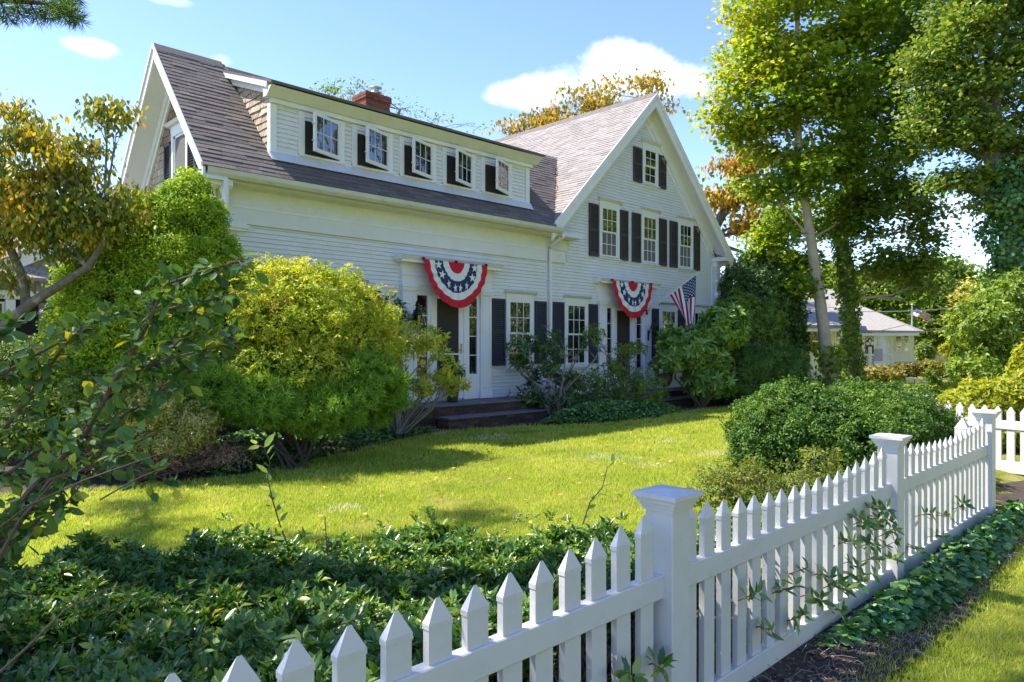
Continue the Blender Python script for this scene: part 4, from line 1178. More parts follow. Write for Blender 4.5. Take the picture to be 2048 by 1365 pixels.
def shrub(name, label, cat, lobes, n, k, L, W, m, spread=.7, shell=.35, amp=.12, freq=3.0, base=None, stems=8, sr=.03, sm=None, ground=.02, mode='whorl', jit=.01, group=None, fine=False, rndf=None, upb=.35, up=-1, srad=None, fold=.12, cl=None, core=0):
    t = thing(name, label, cat, group)
    if cl: P, N = clumps(lobes, cl[0], cl[1], cl[2], shell, amp, freq, ground)
    else: P, N = tips(lobes, n, shell, amp, freq, ground=ground, up=up)
    if mode == 'whorl': Q, T, Nl = whorls(P, N, k, spread, upb, jit)
    else: Q, T, Nl = scatter(P, k, srad or L * 1.2)
    keep = Q[:, 2] > ground; Q, T, Nl = Q[keep], T[keep], Nl[keep]
    Lv = L * (.65 + .6 * NR.rand(len(Q)))
    rnd = NR.rand(len(Q)) if rndf is None else rndf(Q)
    leaf_mesh('foliage', Q, T, Nl, Lv, Lv * W / L, m, t, rnd, fine=fine, fold=fold)
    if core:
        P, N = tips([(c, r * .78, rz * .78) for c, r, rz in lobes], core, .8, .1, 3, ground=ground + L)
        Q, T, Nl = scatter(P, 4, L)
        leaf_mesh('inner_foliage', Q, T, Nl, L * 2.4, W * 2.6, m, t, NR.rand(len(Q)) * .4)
    if base is None:
        c = lobes[0][0]; base = (c[0], c[1], 0)
    if stems: stem_parts(t, base, lobes, sm or TWIG, sr, stems)
    return t

G_YEL = leaf_mat('yellow_green_leaf', [(0, (.10, .14, .012)), (.5, (.17, .20, .018)), (.9, (.25, .24, .025)), (1, (.30, .16, .03))], gain=2.7)
G_MID = leaf_mat('mid_green_leaf', [(0, (.035, .070, .010)), (.6, (.065, .105, .014)), (1, (.12, .15, .02))], gain=2.7)
G_DARK = leaf_mat('dark_green_leaf', [(0, (.012, .032, .008)), (.6, (.028, .060, .012)), (1, (.06, .10, .02))], rough=.3, trans=.25, spec=.5, gain=2.5)
G_RHO = leaf_mat('rhododendron_leaf', [(0, (.035, .075, .015)), (.6, (.065, .12, .02)), (1, (.13, .18, .03))], rough=.36, trans=.3, spec=.5, gain=2.7)
G_BRZ = leaf_mat('bronze_green_leaf', [(0, (.07, .11, .02)), (.6, (.14, .15, .025)), (1, (.22, .12, .04))], gain=2)
G_BOX = leaf_mat('boxwood_leaf', [(0, (.018, .045, .008)), (.6, (.040, .082, .010)), (1, (.11, .15, .015))], rough=.5, trans=.3, spec=.25, gain=2.5)  # yellow end of the ramp paints in sunlit leaf tips
G_CONE = leaf_mat('bright_conifer_leaf', [(0, (.06, .11, .008)), (.6, (.115, .175, .010)), (1, (.20, .24, .015))], rough=.6, trans=.35, gain=2.8)
G_PINE = leaf_mat('soft_conifer_needle', [(0, (.05, .115, .012)), (.6, (.085, .155, .015)), (1, (.15, .22, .02))], rough=.6, trans=.3, gain=2.5)
G_PINE2 = leaf_mat('dark_conifer_needle', [(0, (.025, .055, .012)), (.6, (.04, .08, .016)), (1, (.07, .11, .02))], rough=.6, trans=.3, gain=2.9)
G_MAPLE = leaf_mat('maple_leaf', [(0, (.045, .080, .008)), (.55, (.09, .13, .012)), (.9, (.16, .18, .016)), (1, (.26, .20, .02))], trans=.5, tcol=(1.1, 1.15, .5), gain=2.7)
G_OAK = leaf_mat('oak_leaf', [(0, (.030, .060, .012)), (.6, (.055, .085, .016)), (1, (.11, .12, .025))], trans=.4, gain=3.4)
G_ORANGE = leaf_mat('autumn_leaf', [(0, (.07, .09, .015)), (.35, (.15, .15, .02)), (.75, (.27, .18, .025)), (1, (.28, .10, .02))], trans=.45, tcol=(1.3, .95, .4), gain=2.3)
G_DOG = leaf_mat('dogwood_leaf', [(0, (.05, .08, .015)), (.45, (.12, .14, .018)), (.8, (.26, .21, .025)), (1, (.30, .13, .02))], trans=.45, tcol=(1.3, .95, .4), gain=2.5)
G_IVY = leaf_mat('ivy_leaf', [(0, (.010, .035, .010)), (.6, (.022, .060, .014)), (1, (.07, .12, .02))], rough=.32, trans=.2, spec=.5, gain=3.6)
G_SKIM = leaf_mat('evergreen_hedge_leaf', [(0, (.018, .050, .010)), (.5, (.035, .080, .014)), (.93, (.075, .115, .018)), (1, (.20, .19, .04))], rough=.3, trans=.3, spec=.5, gain=2.8)
G_GOLD = leaf_mat('golden_shrub_leaf', [(0, (.10, .16, .014)), (.5, (.20, .24, .02)), (1, (.34, .30, .03))], trans=.5, gain=1.7)
G_SPI = leaf_mat('pale_seedhead_leaf', [(0, (.07, .10, .018)), (.5, (.17, .17, .04)), (1, (.30, .24, .09))], trans=.4, gain=2.8)
G_HYD = leaf_mat('bronze_leaf', [(0, (.08, .13, .015)), (.5, (.15, .16, .03)), (1, (.26, .14, .06))], trans=.35, gain=1.8)
G_GRASS = leaf_mat('grass_blade', [(0, (.085, .135, .018)), (.5, (.185, .205, .030)), (.88, (.28, .26, .05)), (1, (.46, .34, .20))], rough=.6, trans=.45, spec=.2, tcol=(1.15, 1.15, .6), gain=3.0)
G_DRY = leaf_mat('dead_twig_leaf', [(0, (.10, .06, .04)), (1, (.22, .14, .09))], rough=.8, trans=.1, gain=2.6)

# ------------------------------------------------------------------ shrubs in front of the house
# bright dwarf spruce with three heads
d = 9.4
lb = [lobe(*q, ) for q in [(367, 388, d, 30, 46), (372, 450, d, 60, 70), (378, 530, d, 86, 90), (385, 620, d, 98, 110), (262, 442, d - .15, 44, 52), (250, 505, d - .15, 62, 74), (232, 590, d - .2, 82, 96), (176, 560, d - .3, 34, 50), (162, 645, d - .4, 42, 74), (300, 680, d - .1, 150, 120), (320, 560, d, 90, 120)]]
def cone_r(Q): return np.clip(.5 + .35 * bumps(Q, 9) + .2 * NR.normal(size=len(Q)), 0, 1)
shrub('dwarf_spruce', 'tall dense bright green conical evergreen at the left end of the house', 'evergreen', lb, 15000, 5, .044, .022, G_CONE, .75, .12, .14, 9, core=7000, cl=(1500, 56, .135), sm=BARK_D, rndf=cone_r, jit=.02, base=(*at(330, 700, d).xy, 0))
# big yellow green azalea
d = 9.6
lb = [lobe(600, 640, d, 150, 100), lobe(500, 640, d - .2, 100, 75), lobe(690, 660, d + .2, 95, 95), lobe(560, 590, d, 95, 55), lobe(740, 730, d + .3, 60, 90), lobe(470, 740, d - .5, 100, 48), lobe(600, 745, d - .5, 110, 50), lobe(425, 690, d - .3, 55, 45)]
def az_r(Q): return np.clip(.45 + .3 * bumps(Q, 6) + .22 * NR.normal(size=len(Q)), 0, 1)
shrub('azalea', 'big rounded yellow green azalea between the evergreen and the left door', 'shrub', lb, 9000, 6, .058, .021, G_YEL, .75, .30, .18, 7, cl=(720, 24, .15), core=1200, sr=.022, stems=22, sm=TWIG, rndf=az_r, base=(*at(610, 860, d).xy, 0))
# soft needled dwarf pine at its foot
d = 8.7
lb = [lobe(440, 782, d, 88, 42), lobe(400, 720, d + .2, 45, 36), lobe(540, 800, d, 90, 44), lobe(650, 812, d + .2, 88, 44), lobe(740, 775, d + .5, 64, 66), lobe(390, 785, d, 36, 26)]
shrub('dwarf_pine', 'low spreading soft needled pine below the yellow azalea', 'evergreen', lb, 5200, 15, .085, .008, G_PINE, .62, .3, .2, 8, cl=(620, 15, .11), core=1200, stems=10, sr=.02, sm=BARK_D, base=(*at(590, 900, d).xy, 0), fold=.0)
# leggy rhododendron in front of the left door
d = 11.5
lb = [lobe(800, 680, d, 55, 42), lobe(850, 680, d, 45, 32), lobe(880, 730, d, 34, 32), lobe(780, 740, d, 40, 50), lobe(905, 765, d + .1, 34, 28), lobe(850, 770, d, 34, 26), lobe(750, 640, d, 40, 34)]
shrub('rhododendron', 'leggy rhododendron with bare lower stems before the left door', 'shrub', lb, 330, 8, .115, .033, G_YEL, .85, .6, .15, 5, stems=26, sr=.017, sm=TWIG_G, base=(*at(800, 850, d).xy, .1), jit=.0, fine=True)
# dark leaved one at the wall behind
d = 12.4
shrub('rhododendron', 'dark green rhododendron against the wall left of the left door', 'shrub', [lobe(760, 620, d, 50, 30), lobe(800, 640, d, 30, 25), lobe(560, 620, d, 60, 60)], 260, 8, .11, .034, G_DARK, .85, .7, .15, 5, stems=8, sr=.015, sm=TWIG_G, fine=True, base=(*at(760, 850, d).xy, .1))
# rhododendrons right of the left door
d = 14.7
lb = [lobe(1050, 695, d, 40, 30), lobe(1100, 690, d, 34, 36), lobe(1040, 720, d, 20, 14), lobe(1090, 740, d, 38, 22), lobe(1140, 760, d, 40, 22), lobe(1180, 690, d, 30, 22), lobe(1060, 790, d, 40, 30), lobe(1120, 800, d, 46, 26)]
shrub('rhododendron', 'gnarled dark rhododendron under the windows right of the left door', 'shrub', lb, 300, 8, .135, .038, G_DARK, .85, .8, .15, 5, stems=26, sr=.026, sm=TWIG_G, fine=True, base=(*at(1110, 815, d).xy, .1), jit=0)
d = 15.6
lb = [lobe(1190, 665, d + .3, 22, 16), lobe(1165, 770, d, 34, 26), lobe(1215, 790, d, 60, 24), lobe(1260, 700, d + .2, 36, 16), lobe(1280, 770, d, 50, 34), lobe(1230, 740, d, 34, 26), lobe(1190, 760, d - .2, 36, 24), lobe(1305, 790, d, 34, 20), lobe(1230, 815, d, 60, 24), lobe(1160, 800, d, 40, 26)]
shrub('azalea', 'open mid green azalea with twisting pale stems before the right door', 'shrub', lb, 1300, 7, .075, .022, G_MID, .8, .8, .15, 5, stems=30, sr=.017, sm=TWIG_G, base=(*at(1250, 835, d).xy, .1), jit=.01)
# large rhododendron, dome yew and soft conifer at the right corner
d = 17.4
lb = [lobe(1395, 700, d, 60, 44), lobe(1450, 650, d, 46, 42), lobe(1350, 680, d, 30, 24), lobe(1410, 715, d, 48, 40), lobe(1345, 715, d - .1, 30, 26), lobe(1420, 760, d, 50, 34)]
shrub('rhododendron', 'broad leaved green rhododendron below the wall flag', 'shrub', lb, 1500, 8, .18, .058, G_RHO, .85, .5, .15, 5, stems=16, sr=.03, sm=TWIG, fine=True, base=(*at(1400, 800, d).xy, .0), jit=0)
d = 18.8
lb = [lobe(1480, 650, d, 60, 55), lobe(1510, 700, d, 55, 50), lobe(1450, 700, d, 48, 45), lobe(1525, 640, d, 36, 34)]
shrub('azalea', 'leafy green azalea with yellow tips in front of the dark dome', 'shrub', lb, 3200, 7, .095, .033, G_MID, .8, .35, .16, 6, cl=(300, 14, .20), stems=10, base=(*at(1490, 800, d).xy, .0), rndf=az_r)
d = 21.6
lb = [lobe(1512, 600, d, 68, 86), lobe(1535, 660, d, 62, 120), lobe(1555, 700, d, 48, 90)]
shrub('yew', 'dark green domed tree standing right of the house corner', 'evergreen', lb, 11000, 5, .10, .045, G_DARK, .8, .2, .1, 7, cl=(1100, 16, .22), core=1500, sr=.05, sm=BARK_D, base=(*at(1535, 800, d).xy, 0), upb=-.3)
d = 18.0
lb = [lobe(1505, 735, d, 64, 42), lobe(1560, 750, d, 52, 36), lobe(1470, 760, d, 40, 26), lobe(1575, 725, d + .2, 36, 26), lobe(1500, 775, d, 70, 22), lobe(1570, 778, d, 44, 18)]
shrub('dwarf_pine', 'low soft blue green conifer at the foot of the dark dome', 'evergreen', lb, 4600, 14, .13, .016, G_PINE2, .62, .3, .2, 7, stems=8, sr=.03, sm=BARK_D, base=(*at(1530, 800, d).xy, 0), fold=0)
# spirea and dry twigs, far left box shrub
d = 8.1
lb = [lobe(300, 820, d, 85, 55), lobe(380, 850, d, 60, 42), lobe(240, 790, d, 50, 45), lobe(340, 880, d, 80, 30)]
shrub('spirea', 'pale seeding spirea below the bright conical evergreen', 'shrub', lb, 4200, 6, .038, .016, G_SPI, .8, .4, .2, 7, stems=16, sr=.01, sm=TWIG, base=(*at(320, 920, d).xy, 0))
d = 8.0
lb = [lobe(150, 900, d, 90, 45), lobe(330, 915, d, 110, 40), lobe(450, 910, d, 60, 30), lobe(250, 900, d, 80, 50)]
shrub('dry_shrub', 'tangle of bare brown twigs at the lawn edge on the left', 'shrub', lb, 1500, 4, .03, .006, G_DRY, .8, .9, .2, 7, stems=70, sr=.007, sm=TWIG, base=(*at(280, 950, d).xy, 0), )
d = 9.6
lb = [lobe(60, 740, d, 110, 62), lobe(-60, 720, d, 90, 70), lobe(150, 780, d, 70, 60)]
shrub('box_shrub', 'dark green box shrub before the grey shingled outbuilding', 'shrub', lb, 6500, 6, .045, .02, G_BOX, .8, .25, .14, 7, stems=6, base=(*at(60, 850, d).xy, 0))
d = 8.2
lb = [lobe(180, 800, d, 80, 60), lobe(90, 850, d, 90, 60), lobe(0, 850, d, 90, 70), lobe(240, 860, d, 60, 50)]
shrub('leafy_shrub', 'mixed green shrub in the bed behind the near branches', 'shrub', lb, 3600, 6, .06, .024, G_MID, .8, .35, .2, 6, stems=14, base=(*at(120, 930, d).xy, 0))
# clipped box mound behind the fence
d = 7.9
lb = [lobe(1590, 862, d, 122, 92), lobe(1745, 856, d + .3, 140, 90), lobe(1670, 880, d, 170, 90), lobe(1820, 880, d + .3, 80, 65), lobe(1540, 900, d - .1, 75, 60)]
def box_r(Q): return np.clip(.35 + .35 * NR.normal(size=len(Q)) * .7 + .2 * bumps(Q, 6) + .25 * (Q[:, 2] - .7), 0, 1)  # higher leaves coloured lighter: sunlit top put into the leaf colour
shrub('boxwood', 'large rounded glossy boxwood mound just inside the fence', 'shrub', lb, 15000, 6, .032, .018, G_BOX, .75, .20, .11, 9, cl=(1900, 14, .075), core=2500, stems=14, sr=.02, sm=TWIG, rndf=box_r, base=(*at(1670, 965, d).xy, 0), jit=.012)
d = 5.9
lb = [lobe(1480, 960, d, 75, 38), lobe(1430, 985, d - .2, 50, 30), lobe(1560, 975, d, 60, 32), lobe(1640, 930, d + .3, 40, 34)]
shrub('azalea', 'small bronze leaved azalea between the boxwood and the fence', 'shrub', lb, 1900, 5, .038, .014, G_BRZ, .8, .6, .3, 7, cl=(200, 12, .07), stems=34, sr=.006, sm=TWIG, base=(*at(1500, 1040, d).xy, 0), rndf=lambda Q: NR.rand(len(Q)) * .6)

# ivy ground cover
def carpet(name, label, cat, poly, h, n, L, m, seed=0, mode='stuff', z=None, n2=None, lob=True, par=None):
    "leaves heaped over a ground polygon"
    r = np.random.RandomState(seed); poly = np.array(poly); lo, hi = poly.min(0), poly.max(0)
    pts = r.rand(n * 4, 2) * (hi - lo) + lo
    ins = np.zeros(len(pts), bool); j = len(poly) - 1; dist = np.full(len(pts), 9.)
    for i in range(len(poly)):
        xi, yi = poly[i]; xj, yj = poly[j]
        cnd = ((yi > pts[:, 1]) != (yj > pts[:, 1])) & (pts[:, 0] < (xj - xi) * (pts[:, 1] - yi) / (yj - yi + 1e-9) + xi); ins ^= cnd
        e = poly[j] - poly[i]; t = np.clip(((pts - poly[i]) @ e) / (e @ e), 0, 1); dist = np.minimum(dist, np.linalg.norm(pts - poly[i] - t[:, None] * e, axis=1)); j = i
    pts, dist = pts[ins][:n], dist[ins][:n]; k = len(pts)
    p3 = np.c_[pts, np.zeros(k)]
    top = h * np.clip(dist / (h * 1.2), .12, 1) ** .6 * (1 + .25 * bumps(p3, 5))
    zz = top * (1 - .5 * r.rand(k) ** 2)
    gz = np.array([ground_z(a, b_) for a, b_ in pts]) if z is None else z
    P = np.c_[pts, zz + gz]
    T = unit(r.normal(size=(k, 3)) * np.array([1, 1, .25]) + np.array([0, 0, -.15])); Nn = unit(r.normal(size=(k, 3)) * .45 + np.array([-.05, -.25, 1.0]))
    Lv = L * (.6 + .7 * r.rand(k))
    o = leaf_mesh(name, P, T, Nn, Lv, Lv * .85, m, par, r.rand(k), fold=.06, droop=.1, fine=L > .04)
    o['kind'] = 'stuff'
    if label: tag(o, label, cat)
    return o
def gpoly(px, z=0): return [tuple(onground(x, y, z).xy) for x, y in px]
carpet('ivy_cover', 'ivy covering the bed between the two doorsteps', 'ivy', [(10.95, 9.75), (9.8, 9.2), (10.8, 8.6), (12.7, 8.45), (14.2, 8.9), (13.8, 9.7), (13.2, 10.9), (10.95, 10.9)], .32, 17000, .055, G_IVY, 1)
carpet('ivy_cover', 'dark ivy at the foot of the corner shrubs', 'ivy', [(16.95, 9.7), (16.9, 8.75), (19, 8.9), (22, 9), (22, 11.5), (16.95, 10.9)], .28, 11000, .06, G_IVY, 2)
carpet('ground_cover', 'low leafy ground cover below the pine at the lawn edge', 'ground cover', [(3.3, 8.15), (4.4, 8.35), (6.2, 9.15), (7.9, 9.8), (7.3, 10.0), (7.3, 10.9), (4.5, 10.9), (3.2, 9)], .20, 10000, .05, G_IVY, 3)
carpet('fence_ivy', 'ivy spilling over the ground outside the fence', 'ivy', [(3.5, 1.56), (8.3, 1.57), (8.4, 1.38), (7.4, 1.30), (6.0, 1.24), (5.0, 1.24), (4.4, 1.30)], .24, 7500, .062, G_IVY, 4, z=-.13)
carpet('ground_cover', 'leafy perennials between the fence and the boxwood', 'ground cover', [(3.0, 1.7), (3.1, 2.4), (4.6, 3.0), (7.5, 3.4), (7.5, 1.7)], .28, 8000, .05, G_MID, 5)

# ------------------------------------------------------------------ evergreen hedge in the foreground
def hedge():
    t = thing('evergreen_hedge', 'glossy evergreen hedge along the inside of the near fence', 'hedge')
    r = np.random.RandomState(21); n = 36000
    x = r.rand(n) * 5.1 - 1.7; y = 1.70 + r.rand(n) * 2.4
    yb = np.interp(x, [-1.7, .3, .9, 1.5, 2.1, 3.1, 3.6], [4.1, 4.1, 4.02, 3.97, 3.45, 2.6, 1.9]) + .06 * np.sin(x * 9) + .05 * np.sin(x * 23)
    edge = np.clip((yb - y) / .40, -1, 1); k = edge > 0; x, y, edge = x[k], y[k], edge[k] ** .4; n = len(x)
    h = (.50 + .07 * bumps(np.c_[x, y, x * 0], 3.2) + .05 * bumps(np.c_[x, y, x * 0], 11) + .08 * (r.rand(n) < .03)) * (.35 + .65 * edge) + .05 * np.clip(-x, 0, 2)
    z = h * (1 - .38 * r.rand(n) ** 2.2)
    P = np.c_[x, y, z]; k = z > .05; P = P[k]
    N = unit(r.normal(size=(len(P), 3)) * .38 + np.array([0, -.1, 1.0]))
    st = NR.get_state()
    Q, T, Nl = whorls(P, N, 8, .66, .45, .006)
    L = .048 * (.55 + .7 * r.rand(len(Q)))
    d = Q[:, 0] * CA + Q[:, 1] * CB; ri = Q[:, 0] * CB - Q[:, 1] * CA
    pxs = HX + F_PX * ri / np.maximum(d, .3); pys = HY + F_PX * (CAMZ - Q[:, 2]) / np.maximum(d, .3)
    vis = (d > .8) & (pxs > -150) & (pxs < 1500) & (pys < 1500)
    Q, T, Nl, L, d = Q[vis], T[vis], Nl[vis], L[vis], d[vis]
    rn = r.rand(len(Q))
    score = (Q[:, 2] > .42) * L / d; o = np.argsort(-score); big, rest = o[:290], o[290:]
    near, far = rest[d[rest] < 2.7], rest[d[rest] >= 2.7]
    for nf, fi in ((near, True), (far, False)): leaf_mesh('leaves', Q[nf], T[nf], Nl[nf], L[nf], L[nf] * .40, G_SKIM, t, rn[nf], fine=fi)['kind'] = 'stuff'
    for i in big:
        leaf_mesh('leaf', Q[i:i + 1], T[i:i + 1], Nl[i:i + 1], L[i:i + 1], L[i:i + 1] * .36, G_SKIM, t, rn[i:i + 1], fine=True)
    b = MB(); rr = random.Random(4)
    for q in range(520):
        x0 = rr.uniform(-1.2, 3.1); y0 = rr.uniform(1.75, 3.5 - max(0, x0 - 1.6) * .75)
        p0 = Vector((x0, y0, .02)); p1 = p0 + Vector((rr.uniform(-.16, .16), rr.uniform(-.16, .16), .26)); p2 = p1 + Vector((rr.uniform(-.14, .14), rr.uniform(-.14, .14), .2))
        b.tube([p0, p1, p2], [.006, .0045, .0025], 4, cap=False)
        b.tube([p1, p1 + Vector((rr.uniform(-.14, .14), rr.uniform(-.14, .14), .14))], [.004, .002], 4, cap=False)
    b.build('stem', TWIG_G, t)
    # berries: small pale clusters
    b = MB(); 
    BER = mat('pale_berry', (.34, .36, .16), .5, .3, 20)
    for q in range(26):
        x0, y0 = rr.uniform(1.2, 3.1), rr.uniform(1.75, 3.0)
        for s in range(7): b.lathe([(.0005, -.006), (.005, -.003), (.005, .003), (.0005, .006)], (x0 + rr.uniform(-.014, .014), y0 + rr.uniform(-.014, .014), .53 + rr.uniform(-.012, .012)), 6)
    stuff(b.build('berries', BER, t))
hedge()
# vine shoots standing out of the hedge and threaded through the fence
def shoot(name, label, pts, k, L, W, m, side=.6, r0=.004, cat='vine', group=None, parent=None, leafname='leaf', indiv=True):
    t = thing(name, label, cat, group)
    b = MB(); pts = [Vector(p) for p in pts]; b.tube(pts, [r0 * (1 - .6 * i / (len(pts) - 1)) for i in range(len(pts))], 5); b.build('stem', TWIG, t)
    r = random.Random(k * 7 + int(pts[0].x * 100))
    for q in range(k):
        f = (q + .6) / k * (len(pts) - 1); i = min(int(f), len(pts) - 2); p = pts[i].lerp(pts[i + 1], f - i); dd = (pts[i + 1] - pts[i]).normalized()
        s = Vector((r.uniform(-1, 1), r.uniform(-1, 1), r.uniform(-.6, .4))); s = (s - dd * s.dot(dd)).normalized()
        T = (s * side + dd * .5 + Vector((0, 0, -.1))).normalized(); N = Vector((r.uniform(-.5, .5), -.5 + r.uniform(-.3, .3), 1)).normalized()
        l = L * r.uniform(.65, 1.15)
        o = leaf_mesh(leafname, np.array([p]), np.array([T]), np.array([N]), l, l * W, m, t, np.array([r.random()]), fine=True)
    return t
shoot('vine_shoot', 'tall twining vine shoot rising from the hedge before the lawn', [at(575, 1090, 3.4), at(560, 1050, 3.4), at(545, 1000, 3.4), at(535, 955, 3.4), at(540, 925, 3.4), at(528, 895, 3.4), at(508, 888, 3.4)], 14, .075, .5, G_MID)
shoot('vine_shoot', 'thin vine shoot over the hedge near the near fence post', [at(1165, 1050, 3.6), at(1180, 1005, 3.6), at(1205, 975, 3.6), at(1215, 935, 3.6), at(1228, 925, 3.6)], 9, .055, .4, G_MID)
shoot('flower_stalk', 'single thin dry flower stem standing above the hedge', [at(655, 1110, 3.3), at(652, 1070, 3.3), at(650, 1035, 3.3)], 9, .02, .4, G_DRY)

def fence_vines():
    "climbing sprays pushed through the near fence"
    r = random.Random(9); k = 0
    spots = [(3.2, .18), (3.5, .12), (3.85, .28), (3.95, .18), (4.15, .38), (4.3, .25), (4.45, .45), (4.55, .2), (4.7, .36), (4.85, .3), (4.62, .44), (4.0, .05), (2.15, .12), (2.3, .28),
             (5.35, .12), (5.6, .3), (6.1, .22), (5.9, .1), (3.0, .35), (1.55, .12), (3.6, .35), (4.9, .14), (6.5, .2), (2.1, .3), (4.1, .15), (4.25, .1), (4.35, .5), (4.5, .3), (4.58, .52), (4.75, .48), (4.4, .14), (3.7, .2), (4.8, .22), (3.35, .3)]
    side = lambda x: 'left of near post' if x < 2.53 else 'between near and middle posts' if x < 5.1 else 'between middle and last posts'
    ordn = ['first', 'second', 'third', 'fourth', 'fifth', 'sixth', 'seventh', 'eighth', 'ninth', 'tenth', 'eleventh', 'twelfth', 'thirteenth', 'fourteenth', 'fifteenth', 'sixteenth', 'seventeenth', 'eighteenth', 'nineteenth', 'twentieth', 'twenty-first', 'twenty-second', 'twenty-third', 'twenty-fourth', 'twenty-fifth', 'twenty-sixth', 'twenty-seventh', 'twenty-eighth', 'twenty-ninth', 'thirtieth']
    spots = sorted(spots); VL = []
    for i, (x, z) in enumerate(spots):
        same = [s_ for s_ in spots if side(s_[0]) == side(x)]; VL.append('%s leafy spray %s on fence %s' % (ordn[same.index((x, z))], 'low down' if z < .15 else 'at mid height' if z < .32 else 'just under the top rail', side(x)))
    for x, z in spots:
        p0 = Vector((x, 1.66, z - .05)); p1 = Vector((x + r.uniform(-.03, .03), 1.57, z)); p2 = p1 + Vector((r.uniform(-.05, .07), -.07, r.uniform(-.02, .07)))
        t = thing('vine_spray', VL[k], 'vine', 'sprays growing through the fence')
        b = MB(); b.tube([p0, p1, p2], [.004, .003, .002], 5); b.build('stem', TWIG, t)
        P = np.array([p2, p1 + (p2 - p1) * .4]); N = np.array([[0, -.8, .4], [.3, -.6, .6]])
        Q, T, Nl = whorls(P, N, 7, .85, .1, .006)
        L = .075 * (.6 + .6 * NR.rand(len(Q)))
        leaf_mesh('foliage', Q, T, Nl, L, L * .38, G_SKIM, t, fine=True)
        k += 1
fence_vines()
# ------------------------------------------------------------------ grass
SPOTS = []
for px_, py_, rx_ in [(975, 876, 34), (1205, 917, 36), (1432, 908, 26), (870, 868, 24), (700, 1018, 30), (1330, 885, 22), (1300, 932, 20), (1100, 885, 16)]:
    q_ = onground(px_, py_); dq = (CAMZ) * F_PX / (py_ - HY); SPOTS.append((q_.x, q_.y, rx_ * dq / F_PX * 1.3, rx_ * dq / F_PX * 1.1))
def grass():
    r = np.random.RandomState(31)
    def blades(name, n, xr, yr, test, h0, label, w0=.0032):
        X = r.rand(n) * (xr[1] - xr[0]) + xr[0]; Y = r.rand(n) * (yr[1] - yr[0]) + yr[0]
        d = X * CA + Y * CB; s = (X * CB - Y * CA) / np.maximum(d, .1)
        k = (d > 2.4) & (np.abs(s) < .80) & (r.rand(n) < np.clip((6.0 / d) ** 2, .05, 1)) & test(X, Y)
        X, Y, d = X[k], Y[k], d[k]; n = len(X)
        Z = np.array([0 if y > 2 else -.13 * min(1, (2.0 - y) / .8) for y in Y])
        sc = np.clip(d / 6.0, .8, 2.2)
        a = r.rand(n) * 6.28; lean = r.rand(n) * .9
        T = np.c_[np.cos(a) * lean, np.sin(a) * lean, np.ones(n)]; N = np.c_[np.cos(a + 1.5 + r.rand(n)), np.sin(a + 1.5), np.zeros(n)]
        P3 = np.c_[X, Y, X * 0]
        H = h0 * (.5 + .9 * r.rand(n)) * np.sqrt(sc) * (1 + .25 * bumps(P3, 4))
        dry = np.clip(bumps(P3, 1.7) * .5 + bumps(P3, 5) * .25, -1, 1)
        rn = np.clip(.42 + .22 * r.normal(size=n) + .30 * dry, 0, 1)
        for (sx_, sy_, ra, rb_) in SPOTS:
            q = np.exp(-1.2 * ((((X - sx_) * CB - (Y - sy_) * CA) / ra) ** 2 + (((X - sx_) * CA + (Y - sy_) * CB) / rb_) ** 2 + .8 * bumps(P3, 9))); rn = np.where(r.rand(n) < q, .97 + .03 * r.rand(n), rn)
        W = w0 * sc * (.7 + .6 * r.rand(n))
        S = unit(np.cross(T, N)); T = unit(T); P = np.c_[X, Y, Z]
        V = np.stack([P - S * W[:, None], P + S * W[:, None], P + T * H[:, None]], 1).reshape(-1, 3)
        me = bpy.data.meshes.new(name); me.vertices.add(3 * n); me.vertices.foreach_set('co', V.astype(np.float32).ravel())
        me.loops.add(3 * n); me.loops.foreach_set('vertex_index', np.arange(3 * n, dtype=np.int32))
        me.polygons.add(n); me.polygons.foreach_set('loop_start', np.arange(0, 3 * n, 3, dtype=np.int32))
        at_ = me.attributes.new('rnd', 'FLOAT', 'FACE'); at_.data.foreach_set('value', rn.astype(np.float32))
        me.materials.append(G_GRASS); me.update(calc_edges=True)
        stuff(link(name, me), label, 'grass')
    bp_ = np.array(bedp)
    def bed(X, Y):     # front edge of the beds: y below the bed outline
        xs_ = [-3, 0, 1.4, 2.2, 3.6, 4.4, 6.2, 8.0, 9.8, 10.8, 12.7, 14.2, 16.9, 40]; ys_ = [9.6, 9.1, 8.7, 8.3, 8.05, 8.3, 9.1, 9.75, 9.2, 8.6, 8.45, 8.9, 8.75, 8.9]
        spot = np.zeros(len(X), bool)
        for (sx_, sy_, ra, rb_) in SPOTS:
            spot |= ((((X - sx_) * CB - (Y - sy_) * CA) / ra) ** 2 + (((X - sx_) * CA + (Y - sy_) * CB) / rb_) ** 2 + .5 * bumps(np.c_[X, Y, X * 0], 9) < 1) & True
        dryspot.append(spot); return (Y < np.interp(X, xs_, ys_) + .03) & (~spot | (r.rand(len(X)) < .6))
    dryspot = []
    def bare(X, Y):
        P3 = np.c_[X, Y, X * 0]; return r.rand(len(X)) > np.clip((bumps(P3 + 3, 2.1) - .55) * 2.0, 0, .8)
    blades('grass', 900000, (-3, 24), (3.1, 9.9), lambda X, Y: bed(X, Y) & bare(X, Y), .036, 'short yellow green lawn grass before the house')
    blades('grass', 260000, (2.0, 12), (-3, 1.4), lambda X, Y: (Y < 1.40 + .05 * np.sin(X * 5) - .12 * r.rand(len(X)) - .25 * (r.rand(len(X)) < .0)) , .045, 'shaded rough grass outside the fence', .0030)
grass()
